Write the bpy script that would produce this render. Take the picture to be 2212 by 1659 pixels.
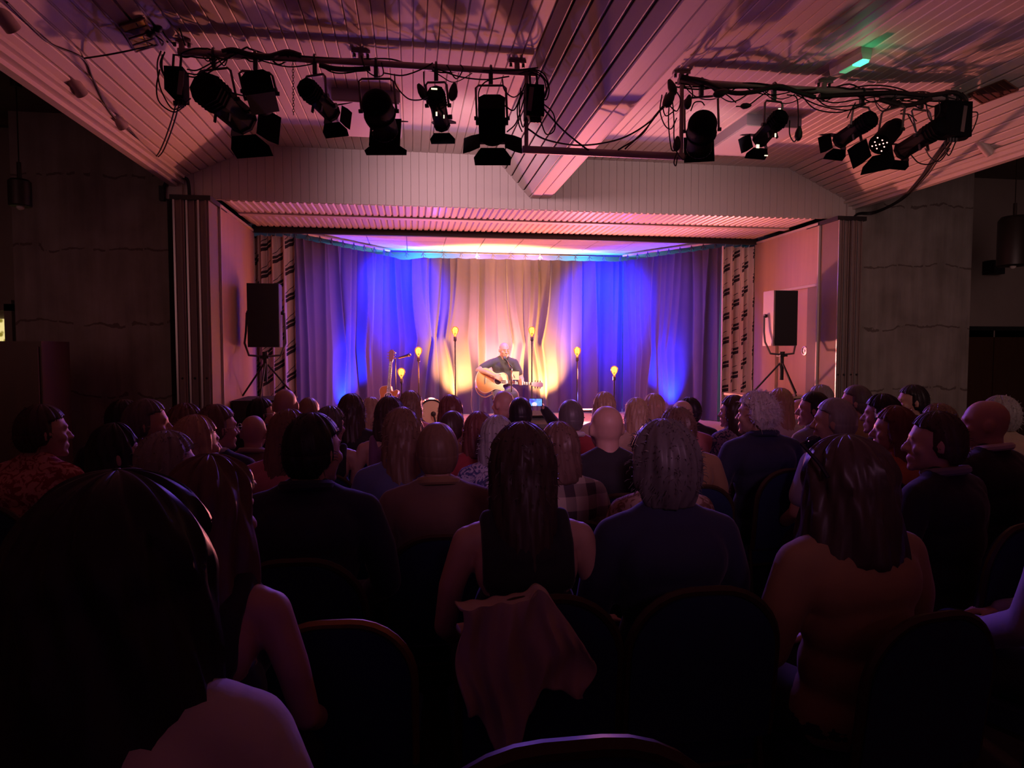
import bpy, math, random
import numpy as np
from mathutils import Vector, Matrix

for o in list(bpy.data.objects):
    bpy.data.objects.remove(o)
sc = bpy.context.scene
COL = sc.collection
rnd = random.Random(7)
PI = math.pi

# ------------------------------------------------------------------ camera
EYE = 1.55
PITCH, YAW = math.radians(-2.862), math.radians(8.462)
FPX, CX, CY = 1450.0, 1106.0, 829.5
cam = bpy.data.cameras.new('camera')
cam.sensor_fit = 'HORIZONTAL'
cam.sensor_width = 36.0
cam.lens = 36.0 * FPX / 2212.0
cam.clip_start = 0.05
cam_o = bpy.data.objects.new('camera', cam)
COL.objects.link(cam_o)
cam_o.location = (0, 0, EYE)
cam_o.rotation_euler = (PI / 2 + PITCH, 0, -YAW)
sc.camera = cam_o

# ------------------------------------------------------------------ world, exposure
w = bpy.data.worlds.new('world')
sc.world = w
w.use_nodes = True
w.node_tree.nodes['Background'].inputs[0].default_value = (0.9, 0.62, 0.55, 1)
w.node_tree.nodes['Background'].inputs[1].default_value = 0.0
sc.view_settings.view_transform = 'Standard'
sc.view_settings.look = 'None'
sc.view_settings.gamma = 1.0
sc.view_settings.use_curve_mapping = False
sc.view_settings.exposure = 0.0
try:
    sc.cycles.use_denoising = True
    sc.cycles.max_bounces = 8
    sc.cycles.diffuse_bounces = 5
    sc.cycles.caustics_reflective = False
    sc.cycles.caustics_refractive = False
    sc.cycles.sample_clamp_indirect = 3.0
except Exception:
    pass

# ------------------------------------------------------------------ stage lighting
def lamp(name, kind, loc, power, col, aim=None, size=0.05, angle=60, blend=0.5):
    l = bpy.data.lights.new(name, kind)
    l.energy = power
    l.color = col
    if kind == 'AREA':
        l.shape = 'DISK'
        l.size = size
    else:
        l.shadow_soft_size = size
    if kind == 'SPOT':
        l.spot_size = math.radians(angle)
        l.spot_blend = blend
    o = bpy.data.objects.new(name, l)
    COL.objects.link(o)
    o.location = loc
    if aim:
        d = Vector(aim) - Vector(loc)
        o.rotation_euler = d.to_track_quat('-Z', 'Y').to_euler()
    return o

STZ = 0.44            # stage floor
BULBS = [(983, 716, 10.9), (904, 760, 10.75), (867, 806, 10.4), (1149, 716, 10.9), (1247, 760, 10.75), (1327, 801, 10.4)]
BLUE = (0.004, 0.026, 1.0)
AMBER = (1.0, 0.46, 0.08)
# blue floor washes at the side curtains
lamp('blue_uplight', 'SPOT', (-0.95, 10.35, 0.52), 2000, BLUE, (-1.05, 11.3, 2.2), 0.06, 60, 1.0)
lamp('blue_uplight', 'SPOT', (4.1, 10.3, 0.52), 2000, BLUE, (4.25, 11.2, 2.2), 0.06, 60, 1.0)
# blue washes from the bar behind the header, onto the upper backcloth
lamp('blue_wash', 'SPOT', (-0.2, 10.2, 3.10), 3300, BLUE, (-0.20, 11.6, 2.45), 0.2, 70, 1.0)
lamp('blue_wash', 'SPOT', (3.2, 10.2, 3.10), 4200, BLUE, (3.42, 11.6, 2.30), 0.2, 72, 1.0)
# up-wash hidden behind the top of the backcloth, lighting the tiled ceiling
lamp('ceiling_wash', 'POINT', (0.3, 11.95, 2.95), 50, (0.02, 0.55, 1.0), None, 0.06)
lamp('ceiling_wash', 'POINT', (1.15, 11.95, 2.95), 44, (0.70, 0.40, 1.0), None, 0.06)
lamp('ceiling_wash', 'POINT', (2.15, 11.95, 2.95), 48, (0.95, 0.42, 0.90), None, 0.06)
lamp('ceiling_wash', 'POINT', (3.1, 11.95, 2.95), 45, (0.02, 0.55, 1.0), None, 0.06)
# amber floor washes on the backcloth
lamp('amber_uplight', 'SPOT', (0.62, 11.05, 0.55), 1900, AMBER, (0.80, 11.6, 1.45), 0.05, 70, 1.0)
lamp('amber_uplight', 'SPOT', (2.38, 11.05, 0.55), 2500, AMBER, (2.28, 11.6, 1.40), 0.05, 70, 1.0)
# warm wash up the middle of the backcloth
lamp('pink_wash', 'SPOT', (1.55, 10.9, 0.60), 2500, (1.0, 0.42, 0.20), (1.5, 11.6, 1.95), 0.06, 62, 1.0)
# added salmon and blue spots, no fixtures, thrown under the header onto the ceiling
SALMON = (1.0, 0.255, 0.21)
lamp('salmon_fill', 'SPOT', (0.35, 11.25, 1.15), 110, SALMON, (0.4, 5.0, 3.0), 0.12, 100, 0.7)
lamp('salmon_fill', 'SPOT', (2.85, 11.25, 1.15), 1000, SALMON, (1.9, 5.0, 3.0), 0.11, 105, 0.7)
lamp('blue_fill', 'SPOT', (0.2, 11.2, 0.75), 130, (0.16, 0.12, 1.0), (0.9, 5.0, 3.3), 0.05, 75, 0.8)
lamp('blue_fill', 'SPOT', (3.0, 11.2, 0.75), 90, (0.16, 0.12, 1.0), (1.6, 5.0, 3.3), 0.05, 75, 0.8)
# added violet spots purpling the stage cloths, added blue spots purpling the audience
VIOLET = (0.22, 0.09, 1.0)
lamp('violet_fill', 'SPOT', (0.7, 9.85, 3.12), 420, VIOLET, (-1.1, 10.7, 1.7), 0.1, 75, 1.0)
lamp('violet_fill', 'SPOT', (2.4, 9.85, 3.12), 420, VIOLET, (4.2, 10.7, 1.7), 0.1, 75, 1.0)
lamp('violet_fill', 'SPOT', (1.5, 9.85, 3.12), 330, VIOLET, (1.6, 11.6, 0.8), 0.1, 95, 1.0)
lamp('blue_audience_fill', 'SPOT', (0.3, 8.6, 3.15), 300, (0.20, 0.10, 1.0), (0.6, 4.2, 1.1), 0.1, 62, 1.0)
lamp('blue_audience_fill', 'SPOT', (2.8, 8.6, 3.15), 300, (0.20, 0.10, 1.0), (2.2, 4.2, 1.1), 0.1, 62, 1.0)
# added fill spots, no lamps there, lifting the concrete walls out of the dark
lamp('concrete_fill', 'SPOT', (3.9, 1.6, 2.5), 190, (1.0, 0.58, 0.56), (6.5, 8.0, 2.0), 1.2, 70, 1.0)
lamp('concrete_fill', 'SPOT', (-4.3, 3.4, 2.4), 34, (1.0, 0.42, 0.42), (-3.4, 8.0, 2.0), 1.2, 70, 1.0)
# added unseen purple fill from the rear, brightening the middle rows
lamp('audience_fill', 'SPOT', (0.6, -2.6, 3.3), 420, (1.0, 0.40, 0.80), (1.0, 5.4, 1.15), 0.5, 25, 1.0)
BULB_W = 33.0

# ------------------------------------------------------------------ pixel of the photograph -> point at a real depth
_r = Vector((math.cos(YAW), -math.sin(YAW), 0))
_f = Vector((math.sin(YAW) * math.cos(PITCH), math.cos(YAW) * math.cos(PITCH), math.sin(PITCH)))
_u = _r.cross(_f)
def ray(x, y):
    return _r * ((x - CX) / FPX) + _u * ((CY - y) / FPX) + _f
def at(x, y, Y):
    d = ray(x, y)
    return Vector((0, 0, EYE)) + d * (Y / d.y)
def atz(x, y, Z):
    d = ray(x, y)
    return Vector((0, 0, EYE)) + d * ((Z - EYE) / d.z)

# ------------------------------------------------------------------ materials
MATS = {}
def mat(name, col, rough=0.6, metal=0.0, var=0.0, scale=8.0, bump=0.0, bscale=60.0, emit=None, estr=0.0, sheen=0.0, spec=0.5, stretch=None):
    if name in MATS:
        return MATS[name]
    m = bpy.data.materials.new(name)
    m.use_nodes = True
    nt = m.node_tree
    b = nt.nodes['Principled BSDF']
    b.inputs['Base Color'].default_value = (*col, 1)
    b.inputs['Roughness'].default_value = rough
    b.inputs['Metallic'].default_value = metal
    b.inputs['Specular IOR Level'].default_value = spec
    if sheen:
        b.inputs['Sheen Weight'].default_value = sheen
        b.inputs['Sheen Roughness'].default_value = 0.4
    if emit:
        b.inputs['Emission Color'].default_value = (*emit, 1)
        b.inputs['Emission Strength'].default_value = estr
    if var or bump:
        tc = nt.nodes.new('ShaderNodeTexCoord')
        mp = nt.nodes.new('ShaderNodeMapping')
        if stretch:
            mp.inputs['Scale'].default_value = stretch
        nt.links.new(tc.outputs['Object'], mp.inputs['Vector'])
    if var:
        n = nt.nodes.new('ShaderNodeTexNoise')
        n.inputs['Scale'].default_value = scale
        n.inputs['Detail'].default_value = 5
        nt.links.new(mp.outputs[0], n.inputs['Vector'])
        mx = nt.nodes.new('ShaderNodeMix')
        mx.data_type = 'RGBA'
        mx.inputs[6].default_value = (*[c * (1 - var) for c in col], 1)
        mx.inputs[7].default_value = (*[min(1, c * (1 + var)) for c in col], 1)
        nt.links.new(n.outputs[0], mx.inputs[0])
        nt.links.new(mx.outputs[2], b.inputs['Base Color'])
    if bump:
        n2 = nt.nodes.new('ShaderNodeTexNoise')
        n2.inputs['Scale'].default_value = bscale
        n2.inputs['Detail'].default_value = 3
        nt.links.new(mp.outputs[0], n2.inputs['Vector'])
        bp = nt.nodes.new('ShaderNodeBump')
        bp.inputs['Strength'].default_value = bump
        bp.inputs['Distance'].default_value = 0.01
        nt.links.new(n2.outputs[0], bp.inputs['Height'])
        nt.links.new(bp.outputs[0], b.inputs['Normal'])
    MATS[name] = m
    return m

def node_mat(name, fn, rough=0.8, **kw):
    """fn(nt, principled) wires its own colour"""
    if name in MATS:
        return MATS[name]
    m = mat(name, (0.5, 0.5, 0.5), rough, **kw)
    fn(m.node_tree, m.node_tree.nodes['Principled BSDF'])
    return m

def math_node(nt, op, a, b=None, c=None):
    n = nt.nodes.new('ShaderNodeMath')
    n.operation = op
    for k, v in enumerate((a, b, c)):
        if v is None:
            continue
        if isinstance(v, (int, float)):
            n.inputs[k].default_value = v
        else:
            nt.links.new(v, n.inputs[k])
    return n.outputs[0]

# ------------------------------------------------------------------ mesh building
class MB:
    def __init__(s):
        s.v, s.f = [], []
    def add(s, vs, fs, M=None):
        o = len(s.v)
        if M is not None:
            vs = [M @ Vector(v) for v in vs]
        s.v += [tuple(v) for v in vs]
        s.f += [tuple(i + o for i in f) for f in fs]
        return s
    def box(s, c, d, M=None):
        x, y, z = (k / 2 for k in d)
        vs = [(c[0] + i * x, c[1] + j * y, c[2] + k * z) for i in (-1, 1) for j in (-1, 1) for k in (-1, 1)]
        return s.add(vs, [(0, 1, 3, 2), (4, 6, 7, 5), (0, 4, 5, 1), (2, 3, 7, 6), (0, 2, 6, 4), (1, 5, 7, 3)], M)
    def bar(s, p, q, wx, wy, up=(0, 0, 1)):
        p, q = Vector(p), Vector(q)
        d = (q - p)
        L = d.length
        d.normalize()
        a = d.cross(Vector(up))
        if a.length < 1e-4:
            a = d.cross(Vector((0, 1, 0)))
        a.normalize()
        b = a.cross(d)
        M = Matrix((a, b, d)).transposed().to_4x4()
        M.translation = (p + q) / 2
        return s.box((0, 0, 0), (wx, wy, L), M)
    def tube(s, pts, r, n=6, cap=True, M=None):
        pts = [Vector(p) for p in pts]
        k = len(pts)
        rs = r if isinstance(r, (list, tuple)) else [r] * k
        vs, fs = [], []
        ref = None
        for i, p in enumerate(pts):
            t = (pts[min(i + 1, k - 1)] - pts[max(i - 1, 0)])
            if t.length < 1e-9:
                t = Vector((0, 0, 1))
            t.normalize()
            if ref is None:
                ref = t.orthogonal()
            a = ref - t * ref.dot(t)
            if a.length < 1e-6:
                a = t.orthogonal()
            a.normalize()
            ref = a
            b = t.cross(a)
            for j in range(n):
                an = 2 * PI * j / n
                vs.append(p + (a * math.cos(an) + b * math.sin(an)) * rs[i])
        for i in range(k - 1):
            for j in range(n):
                fs.append((i * n + j, i * n + (j + 1) % n, (i + 1) * n + (j + 1) % n, (i + 1) * n + j))
        if cap:
            fs.append(tuple(range(n - 1, -1, -1)))
            fs.append(tuple((k - 1) * n + j for j in range(n)))
        return s.add(vs, fs, M)
    def lathe(s, prof, n=16, M=None):
        vs, fs = [], []
        for (r, z) in prof:
            for j in range(n):
                a = 2 * PI * j / n
                vs.append((r * math.cos(a), r * math.sin(a), z))
        for i in range(len(prof) - 1):
            for j in range(n):
                fs.append((i * n + j, i * n + (j + 1) % n, (i + 1) * n + (j + 1) % n, (i + 1) * n + j))
        fs.append(tuple(range(n - 1, -1, -1)))
        fs.append(tuple((len(prof) - 1) * n + j for j in range(n)))
        return s.add(vs, fs, M)
    def prism(s, poly, z0, z1, M=None):
        n = len(poly)
        vs = [(x, y, z0) for x, y in poly] + [(x, y, z1) for x, y in poly]
        fs = [tuple(range(n - 1, -1, -1)), tuple(range(n, 2 * n))]
        fs += [(i, (i + 1) % n, n + (i + 1) % n, n + i) for i in range(n)]
        return s.add(vs, fs, M)
    def ell(s, c, r, n=12, M=None):
        vs, fs = [], []
        h = max(6, n // 2 + 2)
        for i in range(h + 1):
            t = PI * i / h
            for j in range(n):
                a = 2 * PI * j / n
                vs.append((c[0] + r[0] * math.sin(t) * math.cos(a), c[1] + r[1] * math.sin(t) * math.sin(a), c[2] - r[2] * math.cos(t)))
        for i in range(h):
            for j in range(n):
                fs.append((i * n + j, i * n + (j + 1) % n, (i + 1) * n + (j + 1) % n, (i + 1) * n + j))
        return s.add(vs, fs, M)
    def cap(s, p, q, r1, r2=None, n=12, M=None):
        """tapered capsule"""
        r2 = r1 if r2 is None else r2
        p, q = Vector(p), Vector(q)
        d = (q - p)
        if d.length < 1e-6:
            return s.ell(p, (r1,) * 3, n, M)
        d.normalize()
        pts, rs = [], []
        for t in (80, 55, 28):
            t = math.radians(t)
            pts.append(p - d * r1 * math.sin(t)); rs.append(r1 * math.cos(t))
        pts += [p, q]; rs += [r1, r2]
        for t in (28, 55, 80):
            t = math.radians(t)
            pts.append(q + d * r2 * math.sin(t)); rs.append(r2 * math.cos(t))
        return s.tube(pts, rs, n, True, M)
    def chain(s, pts, rs, n=12, M=None):
        for i in range(len(pts) - 1):
            s.cap(pts[i], pts[i + 1], rs[i], rs[i + 1], n, M)
        return s
    def mesh(s, name, m=None, smooth=True, angle=40):
        me = bpy.data.meshes.new(name)
        me.from_pydata(s.v, [], s.f)
        me.update()
        if smooth:
            me.polygons.foreach_set('use_smooth', [True] * len(me.polygons))
            me.set_sharp_from_angle(angle=math.radians(angle))
        if m:
            me.materials.append(m)
        return me
    def build(s, name, m, parent=None, smooth=True, angle=40):
        return obj(name, s.mesh(name, m, smooth, angle), parent)

def obj(name, me, parent=None, m=None):
    o = bpy.data.objects.new(name, me)
    COL.objects.link(o)
    if parent:
        o.parent = parent
    if m:
        o.material_slots[0].link = 'OBJECT'
        o.material_slots[0].material = m
    return o

def thing(name, label, cat, loc=(0, 0, 0), rz=0, group=None, scale=1.0):
    o = bpy.data.objects.new(name, None)
    COL.objects.link(o)
    o.empty_display_size = 0.1
    o.location = loc
    o.rotation_euler = (0, 0, rz)
    o.scale = (scale,) * 3
    return tag(o, label, cat, group)
def tag(o, label, cat, group=None):
    o['label'] = label
    o['category'] = cat
    if group:
        o['group'] = group
    return o
def struct(name, label=None):
    o = bpy.data.objects.new(name, None)
    COL.objects.link(o)
    o['kind'] = 'structure'
    if label:
        o['label'] = label
    return o
def sbuild(mb, name, m, label=None, smooth=False):
    o = mb.build(name, m, None, smooth)
    o['kind'] = 'structure'
    if label:
        o['label'] = label
    return o

def remesh(mb, voxel=0.012, smooth=4, m=None, name='body'):
    t = mb.build('tmp', None, None, False)
    r = t.modifiers.new('r', 'REMESH')
    r.mode = 'VOXEL'
    r.voxel_size = voxel
    s = t.modifiers.new('s', 'SMOOTH')
    s.iterations = smooth
    s.factor = 0.5
    dg = bpy.context.evaluated_depsgraph_get()
    me = bpy.data.meshes.new_from_object(t.evaluated_get(dg))
    old = t.data
    bpy.data.objects.remove(t)
    bpy.data.meshes.remove(old)
    me.name = name
    me.polygons.foreach_set('use_smooth', [True] * len(me.polygons))
    me.materials.clear()
    me.materials.append(m)
    return me

def catenary(p, q, sag, n=10, wob=0.0):
    p, q = Vector(p), Vector(q)
    out = []
    for i in range(n + 1):
        t = i / n
        c = p.lerp(q, t)
        c.z -= sag * 4 * t * (1 - t)
        if wob and 0 < i < n:
            c += Vector((rnd.uniform(-1, 1), rnd.uniform(-1, 1), rnd.uniform(-1, 1))) * wob
        out.append(c)
    return out
def spline(pts, n=6):
    """Catmull-Rom through points"""
    P = [Vector(p) for p in pts]
    P = [P[0] * 2 - P[1]] + P + [P[-1] * 2 - P[-2]]
    out = []
    for i in range(1, len(P) - 2):
        a, b, c, d = P[i - 1:i + 3]
        for k in range(n):
            t = k / n
            out.append(0.5 * ((2 * b) + (c - a) * t + (2 * a - 5 * b + 4 * c - d) * t * t + (3 * b - a - 3 * c + d) * t ** 3))
    out.append(P[-2])
    return out

# ------------------------------------------------------------------ room materials
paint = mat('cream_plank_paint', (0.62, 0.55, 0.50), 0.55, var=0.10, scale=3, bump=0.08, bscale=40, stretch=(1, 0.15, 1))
paint_f = mat('cream_board_paint', (0.58, 0.53, 0.49), 0.6, var=0.08, scale=3, bump=0.05, bscale=40)
shade_mottled = mat('shade_mottled_paint', (0.60, 0.52, 0.46), 0.6, var=0.16, scale=2.2, bump=0.08, bscale=30)  # mottled tone stands in for cable shadows across the planks
backing = mat('dark_void', (0.05, 0.045, 0.045), 0.9)
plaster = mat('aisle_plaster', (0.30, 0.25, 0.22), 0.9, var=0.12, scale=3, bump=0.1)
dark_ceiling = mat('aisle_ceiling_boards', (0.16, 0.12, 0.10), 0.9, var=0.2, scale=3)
carpet = mat('hall_carpet', (0.05, 0.035, 0.045), 0.95, var=0.3, scale=30, bump=0.2, bscale=200)
stage_wood = mat('stage_floor_wood', (0.50, 0.36, 0.24), 0.45, var=0.2, scale=6, stretch=(0.3, 3, 1))
wood_panel = mat('reveal_wood_veneer', (0.52, 0.36, 0.26), 0.5, var=0.14, scale=4, stretch=(3, 3, 0.25))
trim_white = mat('painted_trim', (0.62, 0.55, 0.50), 0.45)
alum = mat('aluminium_edge', (0.55, 0.53, 0.52), 0.35, 0.7)
partition = mat('folding_partition_vinyl', (0.22, 0.17, 0.15), 0.6, var=0.1, scale=5)
black = mat('black_paint', (0.012, 0.012, 0.014), 0.55)
soffit_m = mat('soffit_slat_paint', (0.60, 0.53, 0.48), 0.4, var=0.06, scale=3)
dark_wood = mat('dark_brown_wood', (0.06, 0.025, 0.012), 0.5, var=0.3, scale=5, stretch=(4, 4, 0.4))

def concrete_fn(nt, b):
    tc = nt.nodes.new('ShaderNodeTexCoord')
    sep = nt.nodes.new('ShaderNodeSeparateXYZ')
    nt.links.new(tc.outputs['Object'], sep.inputs[0])
    n = nt.nodes.new('ShaderNodeTexNoise')
    n.inputs['Scale'].default_value = 3.2
    n.inputs['Detail'].default_value = 8
    mp = nt.nodes.new('ShaderNodeMapping')
    mp.inputs['Scale'].default_value = (6, 6, 0.5)
    nt.links.new(tc.outputs['Object'], mp.inputs[0])
    n3 = nt.nodes.new('ShaderNodeTexNoise')
    n3.inputs['Scale'].default_value = 1.6
    n3.inputs['Detail'].default_value = 6
    nt.links.new(mp.outputs[0], n3.inputs['Vector'])
    nt.links.new(tc.outputs['Object'], n.inputs['Vector'])
    # ragged day joints every 0.62 m
    wob = math_node(nt, 'MULTIPLY_ADD', n.outputs[0], 0.30, sep.outputs['Z'])
    fr = math_node(nt, 'FRACT', math_node(nt, 'MULTIPLY', wob, 1.25))
    line = math_node(nt, 'LESS_THAN', math_node(nt, 'ABSOLUTE', math_node(nt, 'SUBTRACT', fr, 0.5)), 0.016)
    line = math_node(nt, 'MULTIPLY', line, math_node(nt, 'GREATER_THAN', n3.outputs[0], 0.43))
    tint = math_node(nt, 'MULTIPLY_ADD', n3.outputs[0], 0.5, math_node(nt, 'MULTIPLY', n.outputs[0], 0.5))
    ramp = nt.nodes.new('ShaderNodeValToRGB')
    ramp.color_ramp.elements[0].position = 0.3
    ramp.color_ramp.elements[0].color = (0.19, 0.165, 0.14, 1)
    ramp.color_ramp.elements[1].position = 0.7
    ramp.color_ramp.elements[1].color = (0.36, 0.325, 0.29, 1)
    nt.links.new(tint, ramp.inputs[0])
    mx = nt.nodes.new('ShaderNodeMix')
    mx.data_type = 'RGBA'
    mx.inputs[7].default_value = (0.10, 0.07, 0.06, 1)
    nt.links.new(math_node(nt, 'MULTIPLY', line, 0.75), mx.inputs[0])
    nt.links.new(ramp.outputs[0], mx.inputs[6])
    nt.links.new(mx.outputs[2], b.inputs['Base Color'])
    bp = nt.nodes.new('ShaderNodeBump')
    bp.inputs['Strength'].default_value = 0.5
    bp.inputs['Distance'].default_value = 0.02
    nt.links.new(math_node(nt, 'SUBTRACT', n3.outputs[0], line), bp.inputs['Height'])
    nt.links.new(bp.outputs[0], b.inputs['Normal'])
concrete = node_mat('board_marked_concrete', concrete_fn, 0.9)

# ------------------------------------------------------------------ shell
MID = 1.525                      # centre line of the hall
ZC = 3.85                        # hall ceiling
Y0 = -3.5
sbuild(MB().box((1.5, 4.4, -0.05), (16.4, 16.4, 0.1)), 'floor', carpet, 'dark carpeted hall floor under the audience')
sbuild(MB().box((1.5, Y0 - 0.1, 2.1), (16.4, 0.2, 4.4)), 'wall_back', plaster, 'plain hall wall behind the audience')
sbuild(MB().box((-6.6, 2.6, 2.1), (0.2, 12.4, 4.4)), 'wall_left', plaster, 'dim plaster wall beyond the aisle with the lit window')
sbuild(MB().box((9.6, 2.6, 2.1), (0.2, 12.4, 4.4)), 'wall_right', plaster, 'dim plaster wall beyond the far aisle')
for s, nm in ((-1, 'left'), (1, 'right')):
    xa = MID + s * 4.07
    xb = -6.5 if s < 0 else 9.5
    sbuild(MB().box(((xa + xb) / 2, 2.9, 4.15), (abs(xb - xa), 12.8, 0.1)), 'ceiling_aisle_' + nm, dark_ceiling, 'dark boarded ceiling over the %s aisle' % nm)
    # upstand between aisle ceiling and tray ceiling
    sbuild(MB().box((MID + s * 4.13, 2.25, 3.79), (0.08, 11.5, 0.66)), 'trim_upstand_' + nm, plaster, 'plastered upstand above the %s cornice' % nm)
# concrete walls either side of the stage
sbuild(MB().box((-3.455, 8.15, 2.06), (1.57, 0.3, 4.12)), 'wall_concrete_left', concrete, 'board-marked concrete wall between lit window and folded partition')
sbuild(MB().box((6.505, 8.15, 2.06), (1.73, 0.3, 4.12)), 'wall_concrete_right', concrete, 'board-marked concrete wall between folded partition and dark door')
sbuild(MB().box((-5.4, 8.65, 2.06), (2.4, 0.1, 4.12)), 'wall_recess_left', plaster, 'brownish recessed wall around the lit window')
# right recess wall: upper band and lower grey
sbuild(MB().box((8.5, 9.0, 2.95), (2.4, 0.1, 2.4)), 'wall_recess_right', plaster, 'shadowed recessed wall above the dark door')
d2 = struct('door_2', 'dark double door in the recess beyond the concrete wall')
MB().box((8.02, 8.98, 0.93), (1.28, 0.06, 1.86)).build('door_panel', dark_wood, d2, False)
MB().box((9.0, 8.98, 0.93), (0.64, 0.06, 1.86)).build('door_panel', dark_wood, d2, False)
MB().box((8.5, 8.94, 1.88), (2.4, 0.06, 0.06)).build('door_head', black, d2, False)
# lit window on the left
w1 = struct('window_1', 'small lit window with leaf-patterned film')
def leaf_fn(nt, b):
    tc = nt.nodes.new('ShaderNodeTexCoord')
    v = nt.nodes.new('ShaderNodeTexVoronoi')
    v.inputs['Scale'].default_value = 14
    nt.links.new(tc.outputs['Object'], v.inputs['Vector'])
    r = nt.nodes.new('ShaderNodeValToRGB')
    r.color_ramp.elements[0].position = 0.25; r.color_ramp.elements[0].color = (0.25, 0.20, 0.02, 1)
    r.color_ramp.elements[1].position = 0.45; r.color_ramp.elements[1].color = (0.95, 0.78, 0.30, 1)
    nt.links.new(v.outputs['Distance'], r.inputs[0])
    nt.links.new(r.outputs[0], b.inputs['Emission Color'])
    b.inputs['Emission Strength'].default_value = 0.9
leaf_pane = node_mat('leaf_film_pane', leaf_fn, 0.3)
pw = at(14, 689, 8.58); pw2 = at(14, 737, 8.58)
MB().box((pw.x - 0.30, 8.59, (pw.z + pw2.z) / 2 - 0.1), (0.60, 0.02, pw.z - pw2.z + 0.2)).build('pane', leaf_pane, w1, False)
for (dx, dz, sx, sz) in ((0.04, 0, 0.08, 0.75), (-0.64, 0, 0.08, 0.75), (-0.3, 0.29, 0.76, 0.08), (-0.3, -0.43, 0.76, 0.08)):
    MB().box((pw.x + dx, 8.57, (pw.z + pw2.z) / 2 - 0.03 + dz), (sx, 0.07, sz)).build('frame', plaster, w1, False)

# ------------------------------------------------------------------ boarded ceiling
def plank_mesh(name, width, length, m, t=0.016, ch=0.006):
    """board along +Y, lower face at z=0, chamfered lower edges"""
    h = width / 2
    poly = [(-h, t), (h, t), (h, ch), (h - ch, 0), (-h + ch, 0), (-h, ch)]
    M = Matrix(((1, 0, 0, 0), (0, 0, 1, 0), (0, 1, 0, 0), (0, 0, 0, 1)))
    return MB().prism([(x, z) for x, z in poly], 0, length, M).mesh(name, m, False)
PITCHB = 0.0945
LEN = 8.0 - Y0
ceil = struct('ceiling', 'cream boarded tray ceiling with long planks')
pm = plank_mesh('plank', PITCHB - 0.0035, LEN, paint)
pm_shade = plank_mesh('plank', PITCHB - 0.0035, LEN, shade_mottled)
def plank_row(parent, a, b, mesh_, pitch=PITCHB, y=Y0, length=LEN):
    """planks laid side by side from point a to b (x, z); mesh lower face towards the room"""
    a, b = Vector(a), Vector(b)
    L = (b - a).length
    n = max(1, round(L / pitch))
    ang = math.atan2(b.y - a.y, b.x - a.x)
    for i in range(n):
        c = a.lerp(b, (i + 0.5) / n)
        o = obj('plank', mesh_ if not callable(mesh_) else mesh_(i, n), parent)
        o.location = (c.x, y, c.y)
        o.rotation_euler = (0, -ang, 0)
        o.scale = (L / n / pitch, 1, 1)
XL1, XL0 = MID - 3.19, MID - 4.03          # flat edge, cornice edge (left)
XR1, XR0 = MID + 3.19, MID + 4.03
plank_row(ceil, (XL0, 3.46), (XL1, ZC), pm, 0.105)
plank_row(ceil, (XL1, ZC), (MID - 0.565, ZC), lambda i, n: pm_shade if n * 0.30 < i < n * 0.97 else pm)
plank_row(ceil, (MID + 0.565, ZC), (XR1, ZC), pm)
plank_row(ceil, (XR1, ZC), (XR0, 3.46), pm, 0.105)
# void boards behind the joints
MB().box((MID, Y0 + LEN / 2, ZC + 0.05), (6.6, LEN, 0.06)).build('backing_board', paint, ceil, False)
for s in (-1, 1):
    MB().bar((MID + s * 4.07, 2.25, 3.49), (MID + s * 3.15, 2.25, 3.93), LEN, 0.05, (1, 0, 0.5)).build('backing_board', paint, ceil, False)
# central beam
beam = struct('ceiling_beam', 'downstand beam cased in planks along the middle of the ceiling')
BZ = 3.37
plank_row(beam, (MID - 0.565, ZC), (MID - 0.125, BZ), pm, 0.105)
plank_row(beam, (MID + 0.125, BZ), (MID + 0.565, ZC), pm, 0.105)
bb = plank_mesh('plank', 0.118, LEN, paint)
for k in (-1, 1):
    o = obj('soffit_board', bb, beam)
    o.location = (MID + k * 0.062, Y0, BZ - (0.006 if k < 0 else 0))
MB().prism([(MID - 0.53, ZC), (MID - 0.11, BZ + 0.03), (MID + 0.11, BZ + 0.03), (MID + 0.53, ZC)], 0, LEN,
           Matrix(((1, 0, 0, 0), (0, 0, 1, Y0), (0, 1, 0, 0), (0, 0, 0, 1)))).build('beam_core', backing, beam, False)
# cornices
for k, (s, nm) in enumerate(((-1, 'left'), (1, 'right'))):
    t = struct('trim_%d' % (k + 1), 'stepped painted cornice along the %s edge of the tray ceiling' % nm)
    for (dx, z, sx, sz) in ((4.02, 3.445, 0.10, 0.03), (4.06, 3.415, 0.10, 0.05), (4.105, 3.385, 0.07, 0.06)):
        MB().box((MID + s * dx, Y0 + LEN / 2, z), (sx, LEN, sz)).build('moulding', trim_white, t, False)

# ------------------------------------------------------------------ fascia over the stage
fascia = struct('wall_front', 'boarded fascia above the stage opening')
FZ = 3.235
M_up = Matrix(((1, 0, 0, 0), (0, 0, 1, 0), (0, 1, 0, 0), (0, 0, 0, 1)))
nb = 86
fm = {}
for i in range(nb):
    x0 = MID - 4.10 + 8.20 * i / nb
    xc = x0 + 8.20 / nb / 2
    ax = abs(xc - MID)
    top = 3.93 if ax < 3.2 else 3.93 - (ax - 3.2) * 0.5
    key = round(top, 2)
    if key not in fm:
        h = 8.20 / nb / 2 - 0.001
        fm[key] = MB().prism([(-h, 0.03), (h, 0.03), (h, 0.0025), (h - 0.0025, 0), (-h + 0.0025, 0), (-h, 0.0025)], 0, key - FZ).mesh('board', paint_f, False)
    o = obj('board', fm[key], fascia)
    o.location = (xc, 8.0, FZ)
MB().box((MID, 8.10, 3.62), (8.3, 0.10, 0.72)).build('backing_board', paint_f, fascia, False)
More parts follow.
